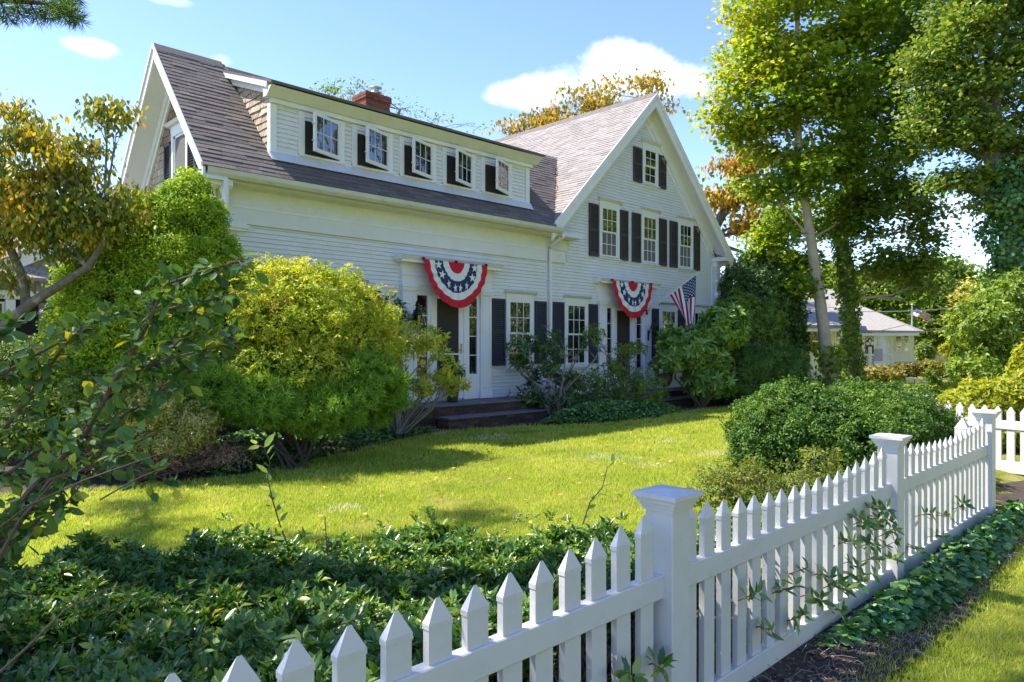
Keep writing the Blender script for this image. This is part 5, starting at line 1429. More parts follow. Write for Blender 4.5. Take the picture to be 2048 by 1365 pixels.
# ------------------------------------------------------------------ trees
def limb_mesh(parent, trunk, rads, lobes, m, name='trunk', twigs=3, seed=1, br=.35, start=.35):
    "trunk plus a limb to every lobe; returns twig anchor points"
    r = random.Random(seed); b = MB(); trunk = [Vector(p) for p in trunk]
    b.tube(trunk, rads, 10); b.build(name, m, parent, True)
    b = MB()
    for (c, rr, rz) in lobes:
        c = Vector(c); best = min(range(len(trunk)), key=lambda i: (trunk[i] - c).length + 1.2 * max(0, trunk[i].z - c.z + .2 * rr))
        s = trunk[best]; R0 = max(rads[best] * br, .02)
        ln = (c - s).length
        m1 = s.lerp(c, .4) + Vector((r.uniform(-1, 1), r.uniform(-1, 1), r.uniform(-.2, .6))) * ln * .10
        b.tube([s, m1, s.lerp(c, .75) + Vector((0, 0, ln * .04)), c], [R0, R0 * .75, R0 * .5, R0 * .3], 6, cap=False)
        for q in range(twigs):
            e = c + Vector((r.uniform(-1, 1) * rr, r.uniform(-1, 1) * rr, r.uniform(-.7, 1) * rz)) * .85
            h = m1.lerp(c, r.uniform(.2, 1)); mm = h.lerp(e, .5) + Vector((r.uniform(-1, 1), r.uniform(-1, 1), r.uniform(-1, 1))) * rr * .15
            b.tube([h, mm, e], [R0 * .4, R0 * .25, R0 * .08], 5, cap=False)
            for w in range(2):
                e2 = mm + Vector((r.uniform(-1, 1), r.uniform(-1, 1), r.uniform(-.6, .9))) * rr * .5
                b.tube([mm, e2], [R0 * .2, R0 * .06], 4, cap=False)
    b.build('branch', m, parent, True)
def tree(name, label, cat, trunk, rads, lobes, n, k, L, W, m, bark, shell=.8, amp=.2, freq=5, twigs=3, seed=1, rndf=None, fine=False, droop=False, srad=None, group=None, br=.35, thr=None, extra=None):
    t = thing(name, label, cat, group)
    limb_mesh(t, trunk, rads, lobes, bark, twigs=twigs, seed=seed, br=br)
    P, N = tips(lobes, n, shell, amp, freq)
    if thr is not None:
        P = P[bumps(P, thr[0]) > thr[1]]
    Q, T, Nl = scatter(P, k, srad or L * 1.3, .45)
    if droop: T = unit(T + np.array([0, 0, -1.1])); 
    Lv = L * (.65 + .6 * NR.rand(len(Q)))
    rnd = rndf(Q) if rndf else NR.rand(len(Q))
    leaf_mesh('crown', Q, T, Nl, Lv, Lv * W / L, m, t, rnd, fine=fine)
    return t
# tall maple with two trunks seen past the house corner
d = 21.0
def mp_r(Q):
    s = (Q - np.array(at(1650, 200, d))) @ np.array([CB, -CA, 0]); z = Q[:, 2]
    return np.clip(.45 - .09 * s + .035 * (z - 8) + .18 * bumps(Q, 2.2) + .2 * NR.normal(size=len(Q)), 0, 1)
mlobes = [lobe(*a) for a in [(1515, 60, d, 80), (1475, 165, d, 58), (1590, 120, d, 85), (1555, 240, d, 80), (1690, 50, d, 95), (1665, 190, d, 85), (1450, 215, d, 36), (1495, 260, d, 40),
        (1610, 330, d, 80), (1530, 375, d, 42), (1700, 320, d, 80), (1690, 440, d + 2, 70), (1585, 440, d + 1.8, 48), (1545, 480, d, 30), (1600, 530, d + 2, 40, 30), (1700, -70, d, 150), (1560, -60, d, 110), (1590, 575, d, 45, 22)]]
tree('maple_tree', 'tall bright green maple with a bare leaning pale trunk right of the house', 'tree',
     [at(1672, 800, d), at(1655, 720, d), at(1640, 600, d), at(1622, 480, d), at(1600, 330, d), at(1590, 150, d), at(1600, -60, d)], [.21, .175, .16, .14, .11, .08, .05],
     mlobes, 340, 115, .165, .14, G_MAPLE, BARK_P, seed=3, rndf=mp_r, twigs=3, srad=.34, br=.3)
d = 22.5
mlobes = [lobe(*a) for a in [(1780, 140, d, 80), (1730, 250, d, 75), (1800, 270, d, 70), (1780, 390, d, 70), (1838, 460, d, 38, 30), (1835, 400, d, 30), (1765, 530, d, 50, 44), (1825, 530, d, 50, 44), (1865, 575, d, 38, 22),
        (1840, 50, d, 70), (1760, 30, d, 85), (1720, 400, d, 60), (1800, -80, d, 120), (1800, 600, d, 26, 10)]]
tree('maple_tree', 'darker maple with an ivy wrapped trunk close behind the pale trunk', 'tree',
     [at(1714, 795, d), at(1705, 700, d), at(1697, 600, d), at(1686, 500, d), at(1696, 380, d), at(1720, 200, d), at(1740, -60, d)], [.24, .19, .17, .15, .12, .10, .05],
     mlobes, 230, 105, .165, .135, G_OAK, BARK_P, seed=5, twigs=3, srad=.34, br=.3, rndf=lambda Q: np.clip(.45 + .2 * bumps(Q, 2) + .25 * NR.normal(size=len(Q)) - .03 * (Q[:, 2] - 5), 0, 1))
def trunk_ivy(label, pts, rad, n, L, seed, m):
    r = np.random.RandomState(seed); pts = np.array([list(p) for p in pts]); k = len(pts) - 1
    f = r.rand(n) * k; i = f.astype(int).clip(0, k - 1); c = pts[i] + (pts[i + 1] - pts[i]) * (f - i)[:, None]
    a = r.rand(n) * 6.28; rr = rad * (1 + .35 * np.sin(f * 5 + a * 2) + .25 * r.normal(size=n))
    o = np.c_[np.cos(a), np.sin(a), a * 0]; P = c + o * rr[:, None]
    T = unit(r.normal(size=(n, 3)) * .7 + np.array([0, 0, -.5]) + o * .3); N = unit(o + r.normal(size=(n, 3)) * .3 + np.array([0, 0, .3]))
    o_ = leaf_mesh('trunk_ivy', P, T, N, L * (.6 + .7 * r.rand(n)), L * .8, m, None, r.rand(n)); o_['kind'] = 'stuff'
    tag(o_, label, 'ivy')
trunk_ivy('sunlit ivy climbing the right hand maple trunk', [at(1714, 800, 22.4), at(1705, 700, 22.4), at(1697, 600, 22.4), at(1686, 500, 22.4), at(1690, 400, 22.4)], .21, 3600, .13, 4, G_MID)
trunk_ivy('ivy round the foot of the pale maple trunk', [at(1672, 800, 21), at(1663, 740, 21), at(1650, 690, 21)], .30, 500, .15, 5, G_MID)
# big tree at the right edge
d = 17.0
rl = [lobe(*a) for a in [(1930, 70, d, 90), (2020, 150, d, 95), (1900, 190, d, 60), (1965, 270, d, 75), (1895, 280, d, 42), (2050, 290, d, 60), (1905, 370, d, 34, 28), (2060, 0, d, 110), (1850, 120, d, 50), (1850, 250, d, 34),
       (1990, -90, d, 140), (1950, 360, d, 36, 24), (2040, 400, d, 40, 40), (1960, 410, d, 14, 10)]]
oak = tree('oak_tree', 'large spreading tree with an ivy covered trunk at the right edge', 'tree',
     [at(2040, 800, d), at(2035, 600, d), at(2030, 480, d), at(2018, 400, d), at(1985, 320, d), at(1990, 200, d), at(1960, -40, d)], [.42, .36, .32, .26, .18, .13, .06],
     rl, 330, 100, .135, .09, G_OAK, BARK, seed=8, twigs=4, srad=.25, br=.42)
b = MB(); b.tube([at(2020, 430, d), at(2000, 400, d), at(1970, 385, d), at(1935, 362, d), at(1895, 352, d)], [.22, .19, .14, .09, .05], 8); b.tube([at(2010, 260, d), at(1960, 200, d), at(1880, 190, d), at(1790, 165, d + 1)], [.14, .11, .08, .05], 7)
b.tube([at(2035, 120, d), at(2010, 60, d), at(2025, -20, d)], [.12, .1, .07], 7); stuff(b.build('limb', BARK, oak, True))
trunk_ivy('dark ivy sleeving the trunk at the right edge', [at(2040, 640, d), at(2035, 560, d), at(2032, 470, d), at(2028, 400, d), at(2020, 330, d)], .52, 6500, .12, 6, G_IVY)
# autumn trees behind the house
d = 31.0
tree('autumn_tree', 'orange leaved tree showing between the tall gable and the maple', 'tree', [at(1400, 700, d), at(1415, 480, d), at(1450, 420, d), at(1490, 340, d), at(1500, 250, d)], [.35, .28, .2, .12, .05],
     [lobe(*a) for a in [(1495, 320, d, 38, 40), (1455, 395, d, 36, 28), (1505, 400, d, 46), (1530, 460, d, 40), (1545, 530, d, 34), (1430, 335, d, 14, 10), (1425, 400, d, 20, 24), (1480, 450, d, 22, 14), (1480, 280, d, 30)]],
     90, 55, .22, .15, G_ORANGE, BARK, seed=9, twigs=4, srad=.36, droop=True)
d = 34.0
tree('autumn_tree', 'yellow orange tree rising behind the tall gable ridge', 'tree', [at(1200, 700, d), at(1200, 420, d), at(1190, 300, d), at(1210, 240, d), at(1230, 190, d)], [.4, .3, .2, .14, .06],
     [lobe(*a) for a in [(1170, 205, d, 48, 32), (1100, 225, d, 40, 26), (1240, 165, d, 44, 24), (1300, 165, d, 24, 16), (1050, 243, d, 20, 12), (1130, 255, d, 60, 24), (1215, 225, d, 50, 24), (1290, 200, d, 22, 20), (1015, 262, d, 20, 12), (1330, 215, d, 14, 10)]],
     95, 36, .22, .15, G_ORANGE, BARK, seed=10, twigs=6, srad=.36, droop=True, rndf=lambda Q: np.clip(.45 + .2 * NR.normal(size=len(Q)), 0, 1))
d = 30.0
tree('backyard_tree', 'thin green branch tips showing above the dormer roof', 'tree', [at(760, 700, d), at(765, 400, d), at(780, 280, d), at(800, 220, d)], [.3, .2, .12, .05],
     [lobe(*a) for a in [(672, 185, d, 34, 18), (700, 205, d, 30, 12), (755, 182, d, 18, 18), (822, 215, d, 26, 26), (870, 245, d, 26, 14), (952, 248, d, 20, 12), (715, 175, d, 12, 12)]],
     240, 7, .17, .08, G_OAK, BARK, seed=12, twigs=4, srad=.3, thr=(2, -.1), br=.2)
# dogwood at the left
d = 8.4
dl = [lobe(*a) for a in [(60, 265, d, 70, 50), (130, 330, d, 85, 48), (40, 390, d, 90, 60), (180, 395, d, 66, 46), (215, 225, d, 32, 40), (232, 270, d, 20, 30), (90, 455, d, 70, 34), (195, 450, d, 50, 36), (15, 220, d, 45, 40), (15, 560, d, 26, 40),
       (125, 505, d, 36, 16), (235, 385, d, 36, 22), (-60, 300, d, 90, 90), (-80, 480, d, 70, 70), (170, 290, d, 40, 26), (5, 470, d, 34, 40), (245, 420, d, 22, 26)]]
dogw = tree('dogwood_tree', 'yellow and orange leaved dogwood with lichen grey limbs at the left edge', 'tree', [at(-60, 900, d), at(-40, 740, d), at(0, 660, d), at(60, 608, d), at(118, 572, d), at(175, 535, d), at(205, 490, d), at(212, 440, d)], [.10, .085, .068, .06, .048, .042, .035, .02],
     dl, 300, 46, .078, .038, G_DOG, BARK, seed=14, twigs=5, srad=.13, droop=True, fine=True, br=.35, rndf=lambda Q: np.clip(.38 + .3 * bumps(Q, 2.5) + .22 * NR.normal(size=len(Q)), 0, 1))
b = MB(); b.tube([at(52, 615, d), at(48, 560, d), at(22, 500, d), at(8, 430, d), at(10, 380, d)], [.055, .05, .045, .035, .02], 8)
b.build('stem', BARK, dogw, True)

# pine: trunk outside the view, its boughs shade the fence; one tip hangs into the sky
def pine():
    t = thing('pine_tree', 'dark pine with long needles hanging in at the top left corner', 'tree')
    tr = [Vector((-.9, 6.3, -.1)), Vector((-.95, 6.3, 5)), Vector((-.8, 6.2, 9)), Vector((-.8, 6.2, 13))]
    L_ = [(np.array(p), a, c) for p, a, c in [((-3.4, 5.4, 8.2), 1.3, .5), ((-1.6, 5.0, 8.8), 1.5, .6), ((.2, 4.9, 8.2), 1.4, .5), ((1.8, 4.7, 8.6), 1.4, .5), ((3.3, 4.4, 9.0), 1.2, .5), ((4.6, 4.2, 9.2), .9, .4), ((1.0, 4.2, 10.2), 1.6, .6), ((-1.2, 4.0, 10.6), 1.8, .6), ((-2.5, 6.5, 7.6), 1.2, .5), ((3.2, 3.4, 10.6), 1.2, .5), ((.6, 7.6, 7.2), .7, .3), ((-.4, 8.4, 6.2), .8, .3), ((5.3, 3.0, 10.4), 1.1, .4),
                                                 ((1.6, 8.3, 6.6), .42, .16), ((-.5, 11.0, 7.0), .5, .15), ((-.9, 10.2, 7.3), .5, .15)]]
    limb_mesh(t, tr, [.26, .24, .18, .08], L_, BARK_D, seed=2, twigs=5, br=.28)
    P, N = tips(L_, 8500, .9, .25, 4)
    Q, T, Nl = whorls(P, N, 15, .8, .1, .03)
    leaf_mesh('needles', Q, T, Nl, .17, .010, G_PINE2, t, fold=0, droop=.05)
    # the visible bough
    pts = [Vector((-.9, 6.3, 4.9)), Vector(at(-160, -30, 6.2)), Vector(at(-60, 0, 6.1)), Vector(at(30, 2, 6.0)), Vector(at(90, 8, 6.0)), Vector(at(130, 26, 6.0))]
    b = MB(); b.tube(pts, [.06, .045, .035, .022, .014, .006], 6, cap=False)
    tipp = []
    r = random.Random(3)
    for (x, y, x2, y2) in [(-40, 0, -30, 40), (0, 4, 20, 40), (30, 2, 40, 30), (60, 6, 75, 34), (90, 10, 100, 36), (100, 12, 140, 34), (110, 16, 150, 22), (60, 4, 90, -18), (20, 0, 50, -22), (90, 8, 130, 0), (130, 24, 158, 40), (-10, 2, -20, -30), (120, 14, 150, -6)]:
        a, e = at(x, y, 6.0), at(x2, y2, 6.0 + r.uniform(-.15, .15)); b.tube([a, e], [.012, .005], 4, cap=False)
        for q in range(6): tipp.append((a.lerp(e, (q + 1) / 6), (e - a).normalized()))
    b.build('bough', BARK_D, t)
    P = np.array([list(p) for p, _ in tipp]); N = np.array([list(n) for _, n in tipp])
    Q, T, Nl = whorls(P, N, 24, .75, -.3, .008)
    leaf_mesh('needles', Q, T, Nl, .12, .0045, G_PINE2, t, fold=0, droop=.1)
pine()

# near branches at the left edge: leaves big enough to pick out one by one
def near_tree():
    t = thing('near_shrub', 'broad leaved shrub with arching branches close at the left edge', 'shrub')
    r = random.Random(17); b = MB(); anchors = []
    def dd(i): return 2.25 + .12 * i
    paths = [([(-80, 1250), (0, 1060), (60, 980), (170, 870), (230, 760), (290, 660), (330, 570), (400, 545), (480, 522)], 2.3, .012),
             ([(-60, 1150), (60, 1000), (130, 900), (220, 850), (300, 800), (420, 700)], 2.4, .010),
             ([(-60, 930), (0, 870), (60, 790), (130, 690), (200, 640), (260, 620)], 2.6, .010),
             ([(-60, 1220), (30, 1060), (100, 960), (200, 930), (300, 870)], 2.2, .010),
             ([(-60, 800), (20, 740), (110, 690), (160, 660)], 2.5, .008),
             ([(150, 880), (210, 800), (300, 740), (380, 660), (400, 610)], 2.45, .008),
             ([(230, 760), (330, 720), (450, 690), (470, 670)], 2.4, .006),
             ([(-60, 1000), (40, 930), (120, 870), (200, 820)], 2.5, .008),
             ([(290, 660), (330, 620), (420, 600), (470, 585)], 2.35, .006),
             ([(170, 870), (230, 900), (290, 940), (330, 960)], 2.3, .005),
             ([(-40, 1100), (60, 1060), (130, 1010), (170, 960)], 2.2, .006), ([(-40, 700), (10, 660), (60, 640)], 2.6, .006)]
    for px, d0, r0 in paths:
        pts = [at(x, y, d0 + .05 * math.sin(i * 1.7 + d0 * 9)) for i, (x, y) in enumerate(px)]
        n = len(pts); b.tube(pts, [r0 * (1 - .75 * i / (n - 1)) for i in range(n)], 6, cap=False)
        for i in range(1, n):
            seg = pts[i] - pts[i - 1]; m_ = max(2, int(seg.length / .0105))
            for q in range(m_):
                p = pts[i - 1] + seg * (q + r.random()) / m_
                side = Vector((r.uniform(-1, 1), r.uniform(-1, 1), r.uniform(-.7, .9))).normalized()
                if r.random() < .55:
                    e = p + (side * .6 + seg.normalized() * .5) * r.uniform(.03, .11); b.tube([p, e], [r0 * .25, .001], 4, cap=False)
                    for w in range(3): anchors.append((p.lerp(e, .4 + .3 * w), side))
                else: anchors.append((p, side))
    stuff(b.build('branches', TWIG, t))
    b = MB()
    for px, d0, r0 in [([(-60, 1400), (60, 1290), (130, 1220), (210, 1180), (262, 1168)], 1.7, .0035), ([(-60, 1100), (60, 1010), (170, 960), (270, 925), (360, 895)], 2.0, .0035), ([(200, 1000), (270, 960), (340, 930)], 2.1, .0028), ([(-80, 1330), (-10, 1130), (40, 1040), (110, 960)], 2.1, .009)]:
        pts = [at(x, y, d0) for x, y in px]; n = len(pts); b.tube(pts, [r0 * (1 - .7 * i / (n - 1)) for i in range(n)], 6, cap=False)
    stuff(b.build('bare_twigs', TWIG, t))
    r.shuffle(anchors); P = np.array([list(a[0]) for a in anchors]); S = np.array([list(a[1]) for a in anchors]); n = len(P)
    T = unit(S * .8 + NR.normal(size=(n, 3)) * .5 + np.array([0, 0, -.15])); N = unit(NR.normal(size=(n, 3)) * .5 + np.array([0, -.1, .9]))
    L = .052 * (.6 + .6 * NR.rand(n)); rn = NR.rand(n)
    for i in range(min(295, n)):
        leaf_mesh('leaf', P[i:i + 1], T[i:i + 1], N[i:i + 1], L[i], L[i] * .62, G_NEAR, t, rn[i:i + 1], fine=True, fold=.22, droop=.16)
    if n > 295: leaf_mesh('leaves', P[295:], T[295:], N[295:], L[295:], L[295:] * .62, G_NEAR, t, rn[295:], fine=True, fold=.22, droop=.16)['kind'] = 'stuff'
    print('near leaves', n)
G_NEAR = leaf_mat('broad_green_leaf', [(0, (.022, .055, .016)), (.6, (.045, .095, .022)), (.95, (.09, .14, .025)), (1, (.40, .26, .03))], rough=.45, trans=.35, spec=.3, gain=2.2)
near_tree()

# ------------------------------------------------------------------ shingled outbuilding at the left
sh = thing('outbuilding', 'low grey shingled outbuilding with white trim behind the dogwood', 'building')
SY = 14.0
c = MB(); c.box(-3.5, 4.44, SY + .02, 19, 0, 2.6); c.prism([(-.6, SY + .02, 2.6), (4.44, SY + .02, 2.6), (4.44, SY + .02, 4.0), (3.4, SY + .02, 3.55), (2.25, SY + .02, 2.75)], (0, 5, 0)); c.build('wall', MORTAR_D, sh)
c = MB(); c.box(-3.5, 4.44, SY - .05, SY + .02, 2.26, 2.40); c.build('white_fascia', TRIM, sh)
c = MB(); c.prism([(2.15, SY - .06, 2.78), (3.5, SY - .06, 3.52), (3.5, SY - .06, 3.35), (2.15, SY - .06, 2.60)], (0, .08, 0)); c.prism([(2.15, SY - .09, 2.83), (3.5, SY - .09, 3.57), (3.5, SY - .09, 3.50), (2.15, SY - .09, 2.76)], (0, .11, 0)); c.build('rake_board', TRIM, sh)
c = MB(); c.prism([(2.1, SY - .12, 2.80), (4.2, SY - .12, 3.95), (4.2, SY - .12, 3.99), (2.1, SY - .12, 2.84)], (0, 5, 0)); c.build('roof', ASPHALT_L, sh)
c = MB(); c.prism([(-3.8, SY - .4, 2.55), (-3.8, SY - .4, 2.60), (-3.8, SY + 2.6, 4.35), (-3.8, SY + 2.6, 4.30)], (6.6, 0, 0)); c.build('roof', ASPHALT_L, sh)
zz = 2.405
while zz < 3.55:
    x = max(2.05, 2.1 + (zz - 2.62) / .55 if zz > 2.62 else 1.0); 
    while x < 4.2:
        w = rng.uniform(.10, .2); c = MB(); c.hexa([(x + .003, SY - rng.uniform(.004, .012), zz), (x + w - .003, SY - .008, zz), (x + w - .003, SY + .02, zz), (x + .003, SY + .02, zz), (x + .003, SY, zz + .13), (x + w - .003, SY, zz + .13), (x + w - .003, SY + .02, zz + .13), (x + .003, SY + .02, zz + .13)])
        c.build('cedar_shingle', CEDAR_G, sh); x += w
    zz += .13
zz = .3; 
while zz < 2.2:
    x = 2.72
    while x < 3.6:
        w = rng.uniform(.14, .26); c = MB(); c.hexa([(x + .003, SY - .014, zz), (x + w - .003, SY - .014, zz), (x + w - .003, SY + .02, zz), (x + .003, SY + .02, zz), (x + .003, SY, zz + .16), (x + w - .003, SY, zz + .16), (x + w - .003, SY + .02, zz + .16), (x + .003, SY + .02, zz + .16)])
        c.build('cedar_shingle', CEDAR_G, sh); x += w
    zz += .16
c = MB(); c.box(2.40, 2.71, SY - .03, SY + .015, 0, 2.25); c.build('dark_doorway', DARK, sh)
c = MB(); c.box(2.26, 2.39, SY - .10, SY, 0, 2.25); c.build('white_post', TRIM, sh)
wn_ = MB(); wn_.box(1.45, 2.25, SY - .02, SY + .01, .9, 2.2); w_ = wn_.build('dark_window', GLASS, sh)
c = MB()
for k in range(4): c.box(1.5 + k * .24, 1.53 + k * .24, SY - .05, SY - .02, .9, 2.2)
for k in range(4): c.box(1.5, 2.25, SY - .055, SY - .021, .92 + k * .42, .95 + k * .42)
c.build('muntin', TRIM, w_)

# ------------------------------------------------------------------ neighbour's house
ROT = -math.asin(CA)
def local_thing(name, label, cat, px, d):
    t = thing(name, label, cat); p = at(px, HY, d); t.location = (p.x, p.y, 0); t.rotation_euler = (0, 0, ROT)
    x0 = (px - HX) * d / F_PX
    def lp(x, y, dd=d): return ((x - HX) * dd / F_PX - x0, dd - d, CAMZ - (y - HY) * dd / F_PX)
    return t, lp
nh, lp = local_thing('neighbour_house', 'low white house with grey hipped roof and latticed porch beyond the maples', 'house', 1720, 34)
ROOFG = mat('grey_shingle_roof', (.30, .28, .26), .9, .35, 14, .8, 30, dirt=(.42, .40, .38), dirt_amt=.6, dirt_scale=8)
D1, D2 = 30.0, 36.0
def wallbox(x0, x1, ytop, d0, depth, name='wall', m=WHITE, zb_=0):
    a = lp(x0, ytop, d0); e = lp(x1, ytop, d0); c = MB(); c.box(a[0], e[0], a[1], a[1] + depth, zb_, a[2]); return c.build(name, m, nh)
wallbox(1560, 1700, 655, D1, 5); wallbox(1778, 1828, 664, D2, 4)
wallbox(1690, 1790, 664, D2 + 1.4, 3, 'porch_back_wall', mat('shade_dark_porch_wall', (.10, .075, .06), .8, .1, 4))  # wall colour darkened to stand for the shade inside the porch
def boards(x0, x1, d0, zt, step=.12):
    c = MB(); a = lp(x0, 700, d0); e = lp(x1, 700, d0); z = .1
    while z < zt: c.prism([(a[0], a[1] - .028, z), (a[0], a[1] + .002, z), (a[0], a[1] + .002, z + step), (a[0], a[1] - .006, z + step)], (e[0] - a[0], 0, 0)); z += step
    c.build('clapboards', WHITE, nh)['kind'] = 'stuff'
boards(1560, 1700, D1, 2.2); boards(1778, 1828, D2, 2.2)
def roofpoly(pts, th=.12, name='roof', m=None):
    c = MB(); c.prism([Vector(p) for p in pts], (0, 0, th)); c.build(name, m or ROOFG, nh)
roofpoly([lp(1545, 655, D1 - .8), lp(1712, 657, D1 - .8), lp(1700, 606, D1 + 4), lp(1590, 600, D1 + 4)])
roofpoly([lp(1685, 665, D2 - .8), lp(1838, 667, D2 - .8), lp(1722, 616, D2 + 3), lp(1688, 616, D2 + 3)])
roofpoly([lp(1838, 667, D2 - .8), lp(1850, 667, D2 + 5), lp(1722, 616, D2 + 3)])
roofpoly([lp(1600, 612, D1 + 3), lp(1692, 618, D1 + 3), lp(1680, 586, D1 + 6), lp(1620, 580, D1 + 6)])
c = MB(); a = lp(1548, 657, D1 - .82); e = lp(1712, 657, D1 - .82); c.box(a[0], e[0], a[1] - .02, a[1] + .8, a[2] - .12, a[2] - .01); a = lp(1686, 668, D2 - .82); e = lp(1838, 668, D2 - .82); c.box(a[0], e[0], a[1] - .02, a[1] + .8, a[2] - .10, a[2] + .03); c.build('eaves', TRIM, nh)
c = MB(); a = lp(1650, 648, D1 + 1.4); e = lp(1690, 625, D1 + 1.4); c.box(a[0], e[0], a[1], a[1] + 2, a[2] - .2, e[2]); c.build('dormer', LEAD, nh)
def nwin(x0, x1, y0, y1, dd, nx=1):
    a = lp(x0, y0, dd); e = lp(x1, y1, dd); c = MB(); w = .07
    c.box(a[0] - w, e[0] + w, a[1] - .06, a[1] - .01, e[2] - w, a[2] + w); f = c.build('window', TRIM, nh)
    c = MB(); c.box(a[0], e[0], a[1] - .075, a[1] - .061, e[2], a[2]); c.build('pane', GLASS, f)
    c = MB(); zm = (e[2] + a[2]) / 2; c.box(a[0], e[0], a[1] - .09, a[1] - .076, zm - .03, zm + .03)
    for k in range(1, nx):
        x = a[0] + (e[0] - a[0]) * k / nx; c.box(x - .035, x + .035, a[1] - .092, a[1] - .076, e[2], a[2])
    c.build('muntin', TRIM, f)
nwin(1606, 1620, 664, 702, D1, 1); nwin(1623, 1634, 664, 702, D1); nwin(1637, 1648, 664, 702, D1); nwin(1672, 1690, 664, 702, D1, 2)
nwin(1791, 1800, 672, 702, D2); nwin(1808, 1815, 672, 702, D2); nwin(1780, 1783, 672, 702, D2)
# porch: posts, rail, lattice with pointed arches
DP_ = D2 - .2
for x in (1702, 1727, 1751, 1774, 1782):
    a = lp(x, 667, DP_); c = MB(); c.box(a[0] - .045, a[0] + .045, a[1] - .045, a[1] + .045, .3, a[2]); c.build('porch_post', TRIM, nh)
a = lp(1700, 710, DP_); e = lp(1783, 710, DP_); c = MB(); c.box(a[0], e[0], a[1] - .05, a[1] + .05, a[2] - .05, a[2] + .05); c.build('porch_rail', TRIM, nh)
c = MB()
for (xa, xb, yt, yb_, arch) in ((1703, 1726, 667, 709, 1), (1728, 1750, 667, 709, 1), (1752, 1773, 667, 709, 1), (1775, 1781, 667, 709, 0), (1700, 1783, 711, 732, 0)):
    A, B = lp(xa, yt, DP_), lp(xb, yb_, DP_); x0, x1, z1, z0 = A[0], B[0], A[2], B[2]; cx_, hw = (x0 + x1) / 2, (x1 - x0) * .38
    def inside(x, z):
        if not (x0 <= x <= x1 and z0 <= z <= z1): return False
        if not arch: return True
        if abs(x - cx_) > hw: return True
        zt = z1 - .22 - .42 * (abs(x - cx_) / hw) ** 1.6
        return z > zt
    for sgn in (-1, 1):
        s = -3.0
        while s < 4.5:
            run = None; tt = 0
            while tt < 3.2:
                z = z0 + tt; x = x0 + (s + tt if sgn > 0 else s + 1.2 - tt)
                ok = inside(x, z)
                if ok and run is None: run = (x, z)
                if (not ok or tt > 3.1) and run is not None:
                    if abs(x - run[0]) > .03: c.beam((run[0], A[1] + sgn * .012, run[1]), (x, A[1] + sgn * .016, z), .022, .02, (0, 1, 0))
                    run = None
                tt += .04
            s += .15
c.build('lattice', TRIM, nh)['kind'] = 'stuff'
# lamp post with a pale figure-like top
lpst, lq = local_thing('lamp_post', 'white lamp post with two globes in front of the porch', 'lamp post', 1740, 30)
c = MB(); a = lq(1740, 694); c.lathe([(.10, 0), (.075, .15), (.07, a[2])], (0, 0, 0), 10); c.build('post', TRIM, lpst, True)
c = MB()
for s in (-.09, .09): c.lathe([(.001, -.07), (.06, -.04), (.07, 0), (.06, .045), (.001, .075)], (s, 0, a[2] + .12), 10)
c.lathe([(.001, .16), (.05, .2), (.02, .3), (.001, .34)], (0, 0, a[2]), 8); c.build('globe', TRIM, lpst, True)
c = MB(); c.beam((-.12, 0, a[2] + .03), (.12, 0, a[2] + .03), .04, .04); c.build('bracket', IRON, lpst)
gd = thing('garden_door', 'pale lavender board standing before the porch rail', 'panel')
p0 = at(1757, 725, 31.5); c = MB(); u = Vector((CB, -CA, 0)); c.beam(p0 + Vector((0, 0, .05)), p0 + Vector((0, 0, .60)), .36, .05, (F_AX.x, F_AX.y, 0)); c.build('board', mat('lavender_paint', (.55, .48, .55), .6, .08, 5), gd)
# flagpoles and small flags
def pole_flag(label, px, ytop, ybot, d, flag_px, seed):
    t = thing('flagpole', label, 'flagpole'); b_ = at(px, ybot, d); tp = at(px, ytop, d)
    c = MB(); c.tube([(b_.x, b_.y, 0), (tp.x, tp.y, tp.z)], [.07, .04], 8); c.lathe([(.001, 0), (.07, .06), (.001, .12)], tuple(tp), 8); c.build('pole', TRIM, t, True)
    f = MB(); nu, nv = 14, 13; r = random.Random(seed)
    P = {}
    for i in range(nu + 1):
        for j in range(nv + 1):
            u, v = i / nu, j / nv
            x = px + 3 + u * flag_px[0]; y = ytop + 4 + v * flag_px[1] + u * flag_px[2]
            P[i, j] = len(f.v); f.v.append(tuple(at(x, y, d + .25 * math.sin(u * 7 + v * 2 + seed))))
    for i in range(nu):
        for j in range(nv):
            f.f.append((P[i, j], P[i + 1, j], P[i + 1, j + 1], P[i, j + 1])); f.m.append(2 if (i < 6 and j < 7) else (0 if j % 2 == 0 else 1))
    f.build('cloth', [CRIMSON, CLOTHW, NAVY], t, True)
pole_flag('white flagpole with striped flag right of the neighbour house', 1824, 612, 722, 40, (34, 16, 12), 1)
pole_flag('far white flagpole with drooping flag among the right hand trees', 1977, 585, 720, 34, (18, 20, 10), 2)
for k, (a, e, sag) in enumerate((((1640, 622, 34), (2030, 602, 40), .25), ((1810, 646, 48), (2060, 612, 44), .15), ((1822, 660, 48), (2060, 630, 44), .2), ((1822, 664, 48), (2060, 634, 44), .2))):
    p, q = at(*a), at(*e); c = MB(); c.tube([p.lerp(q, i / 8) - Vector((0, 0, sag * 4 * (i / 8) * (1 - i / 8))) for i in range(9)], .022, 5, cap=False)
    tag(c.build('utility_wire', STEEL), ['upper utility wire crossing before the far trees', 'middle utility wire sloping up right of the flagpole', 'third utility wire sloping up right of the flagpole', 'lowest utility wire sloping up right of the flagpole'][k], 'wire')
ff = thing('board_fence', 'far tan board fence along the road behind the flagpole', 'fence')
TANW = mat('tan_wood', (.50, .40, .30), .8, .15, 6)
for k in range(30):
    p = at(1818 + k * 3.4, 722, 46); c = MB(); c.box(p.x - .05, p.x + .05, p.y - .03, p.y + .03, 0, 1.12); c.build('board', TANW, ff)
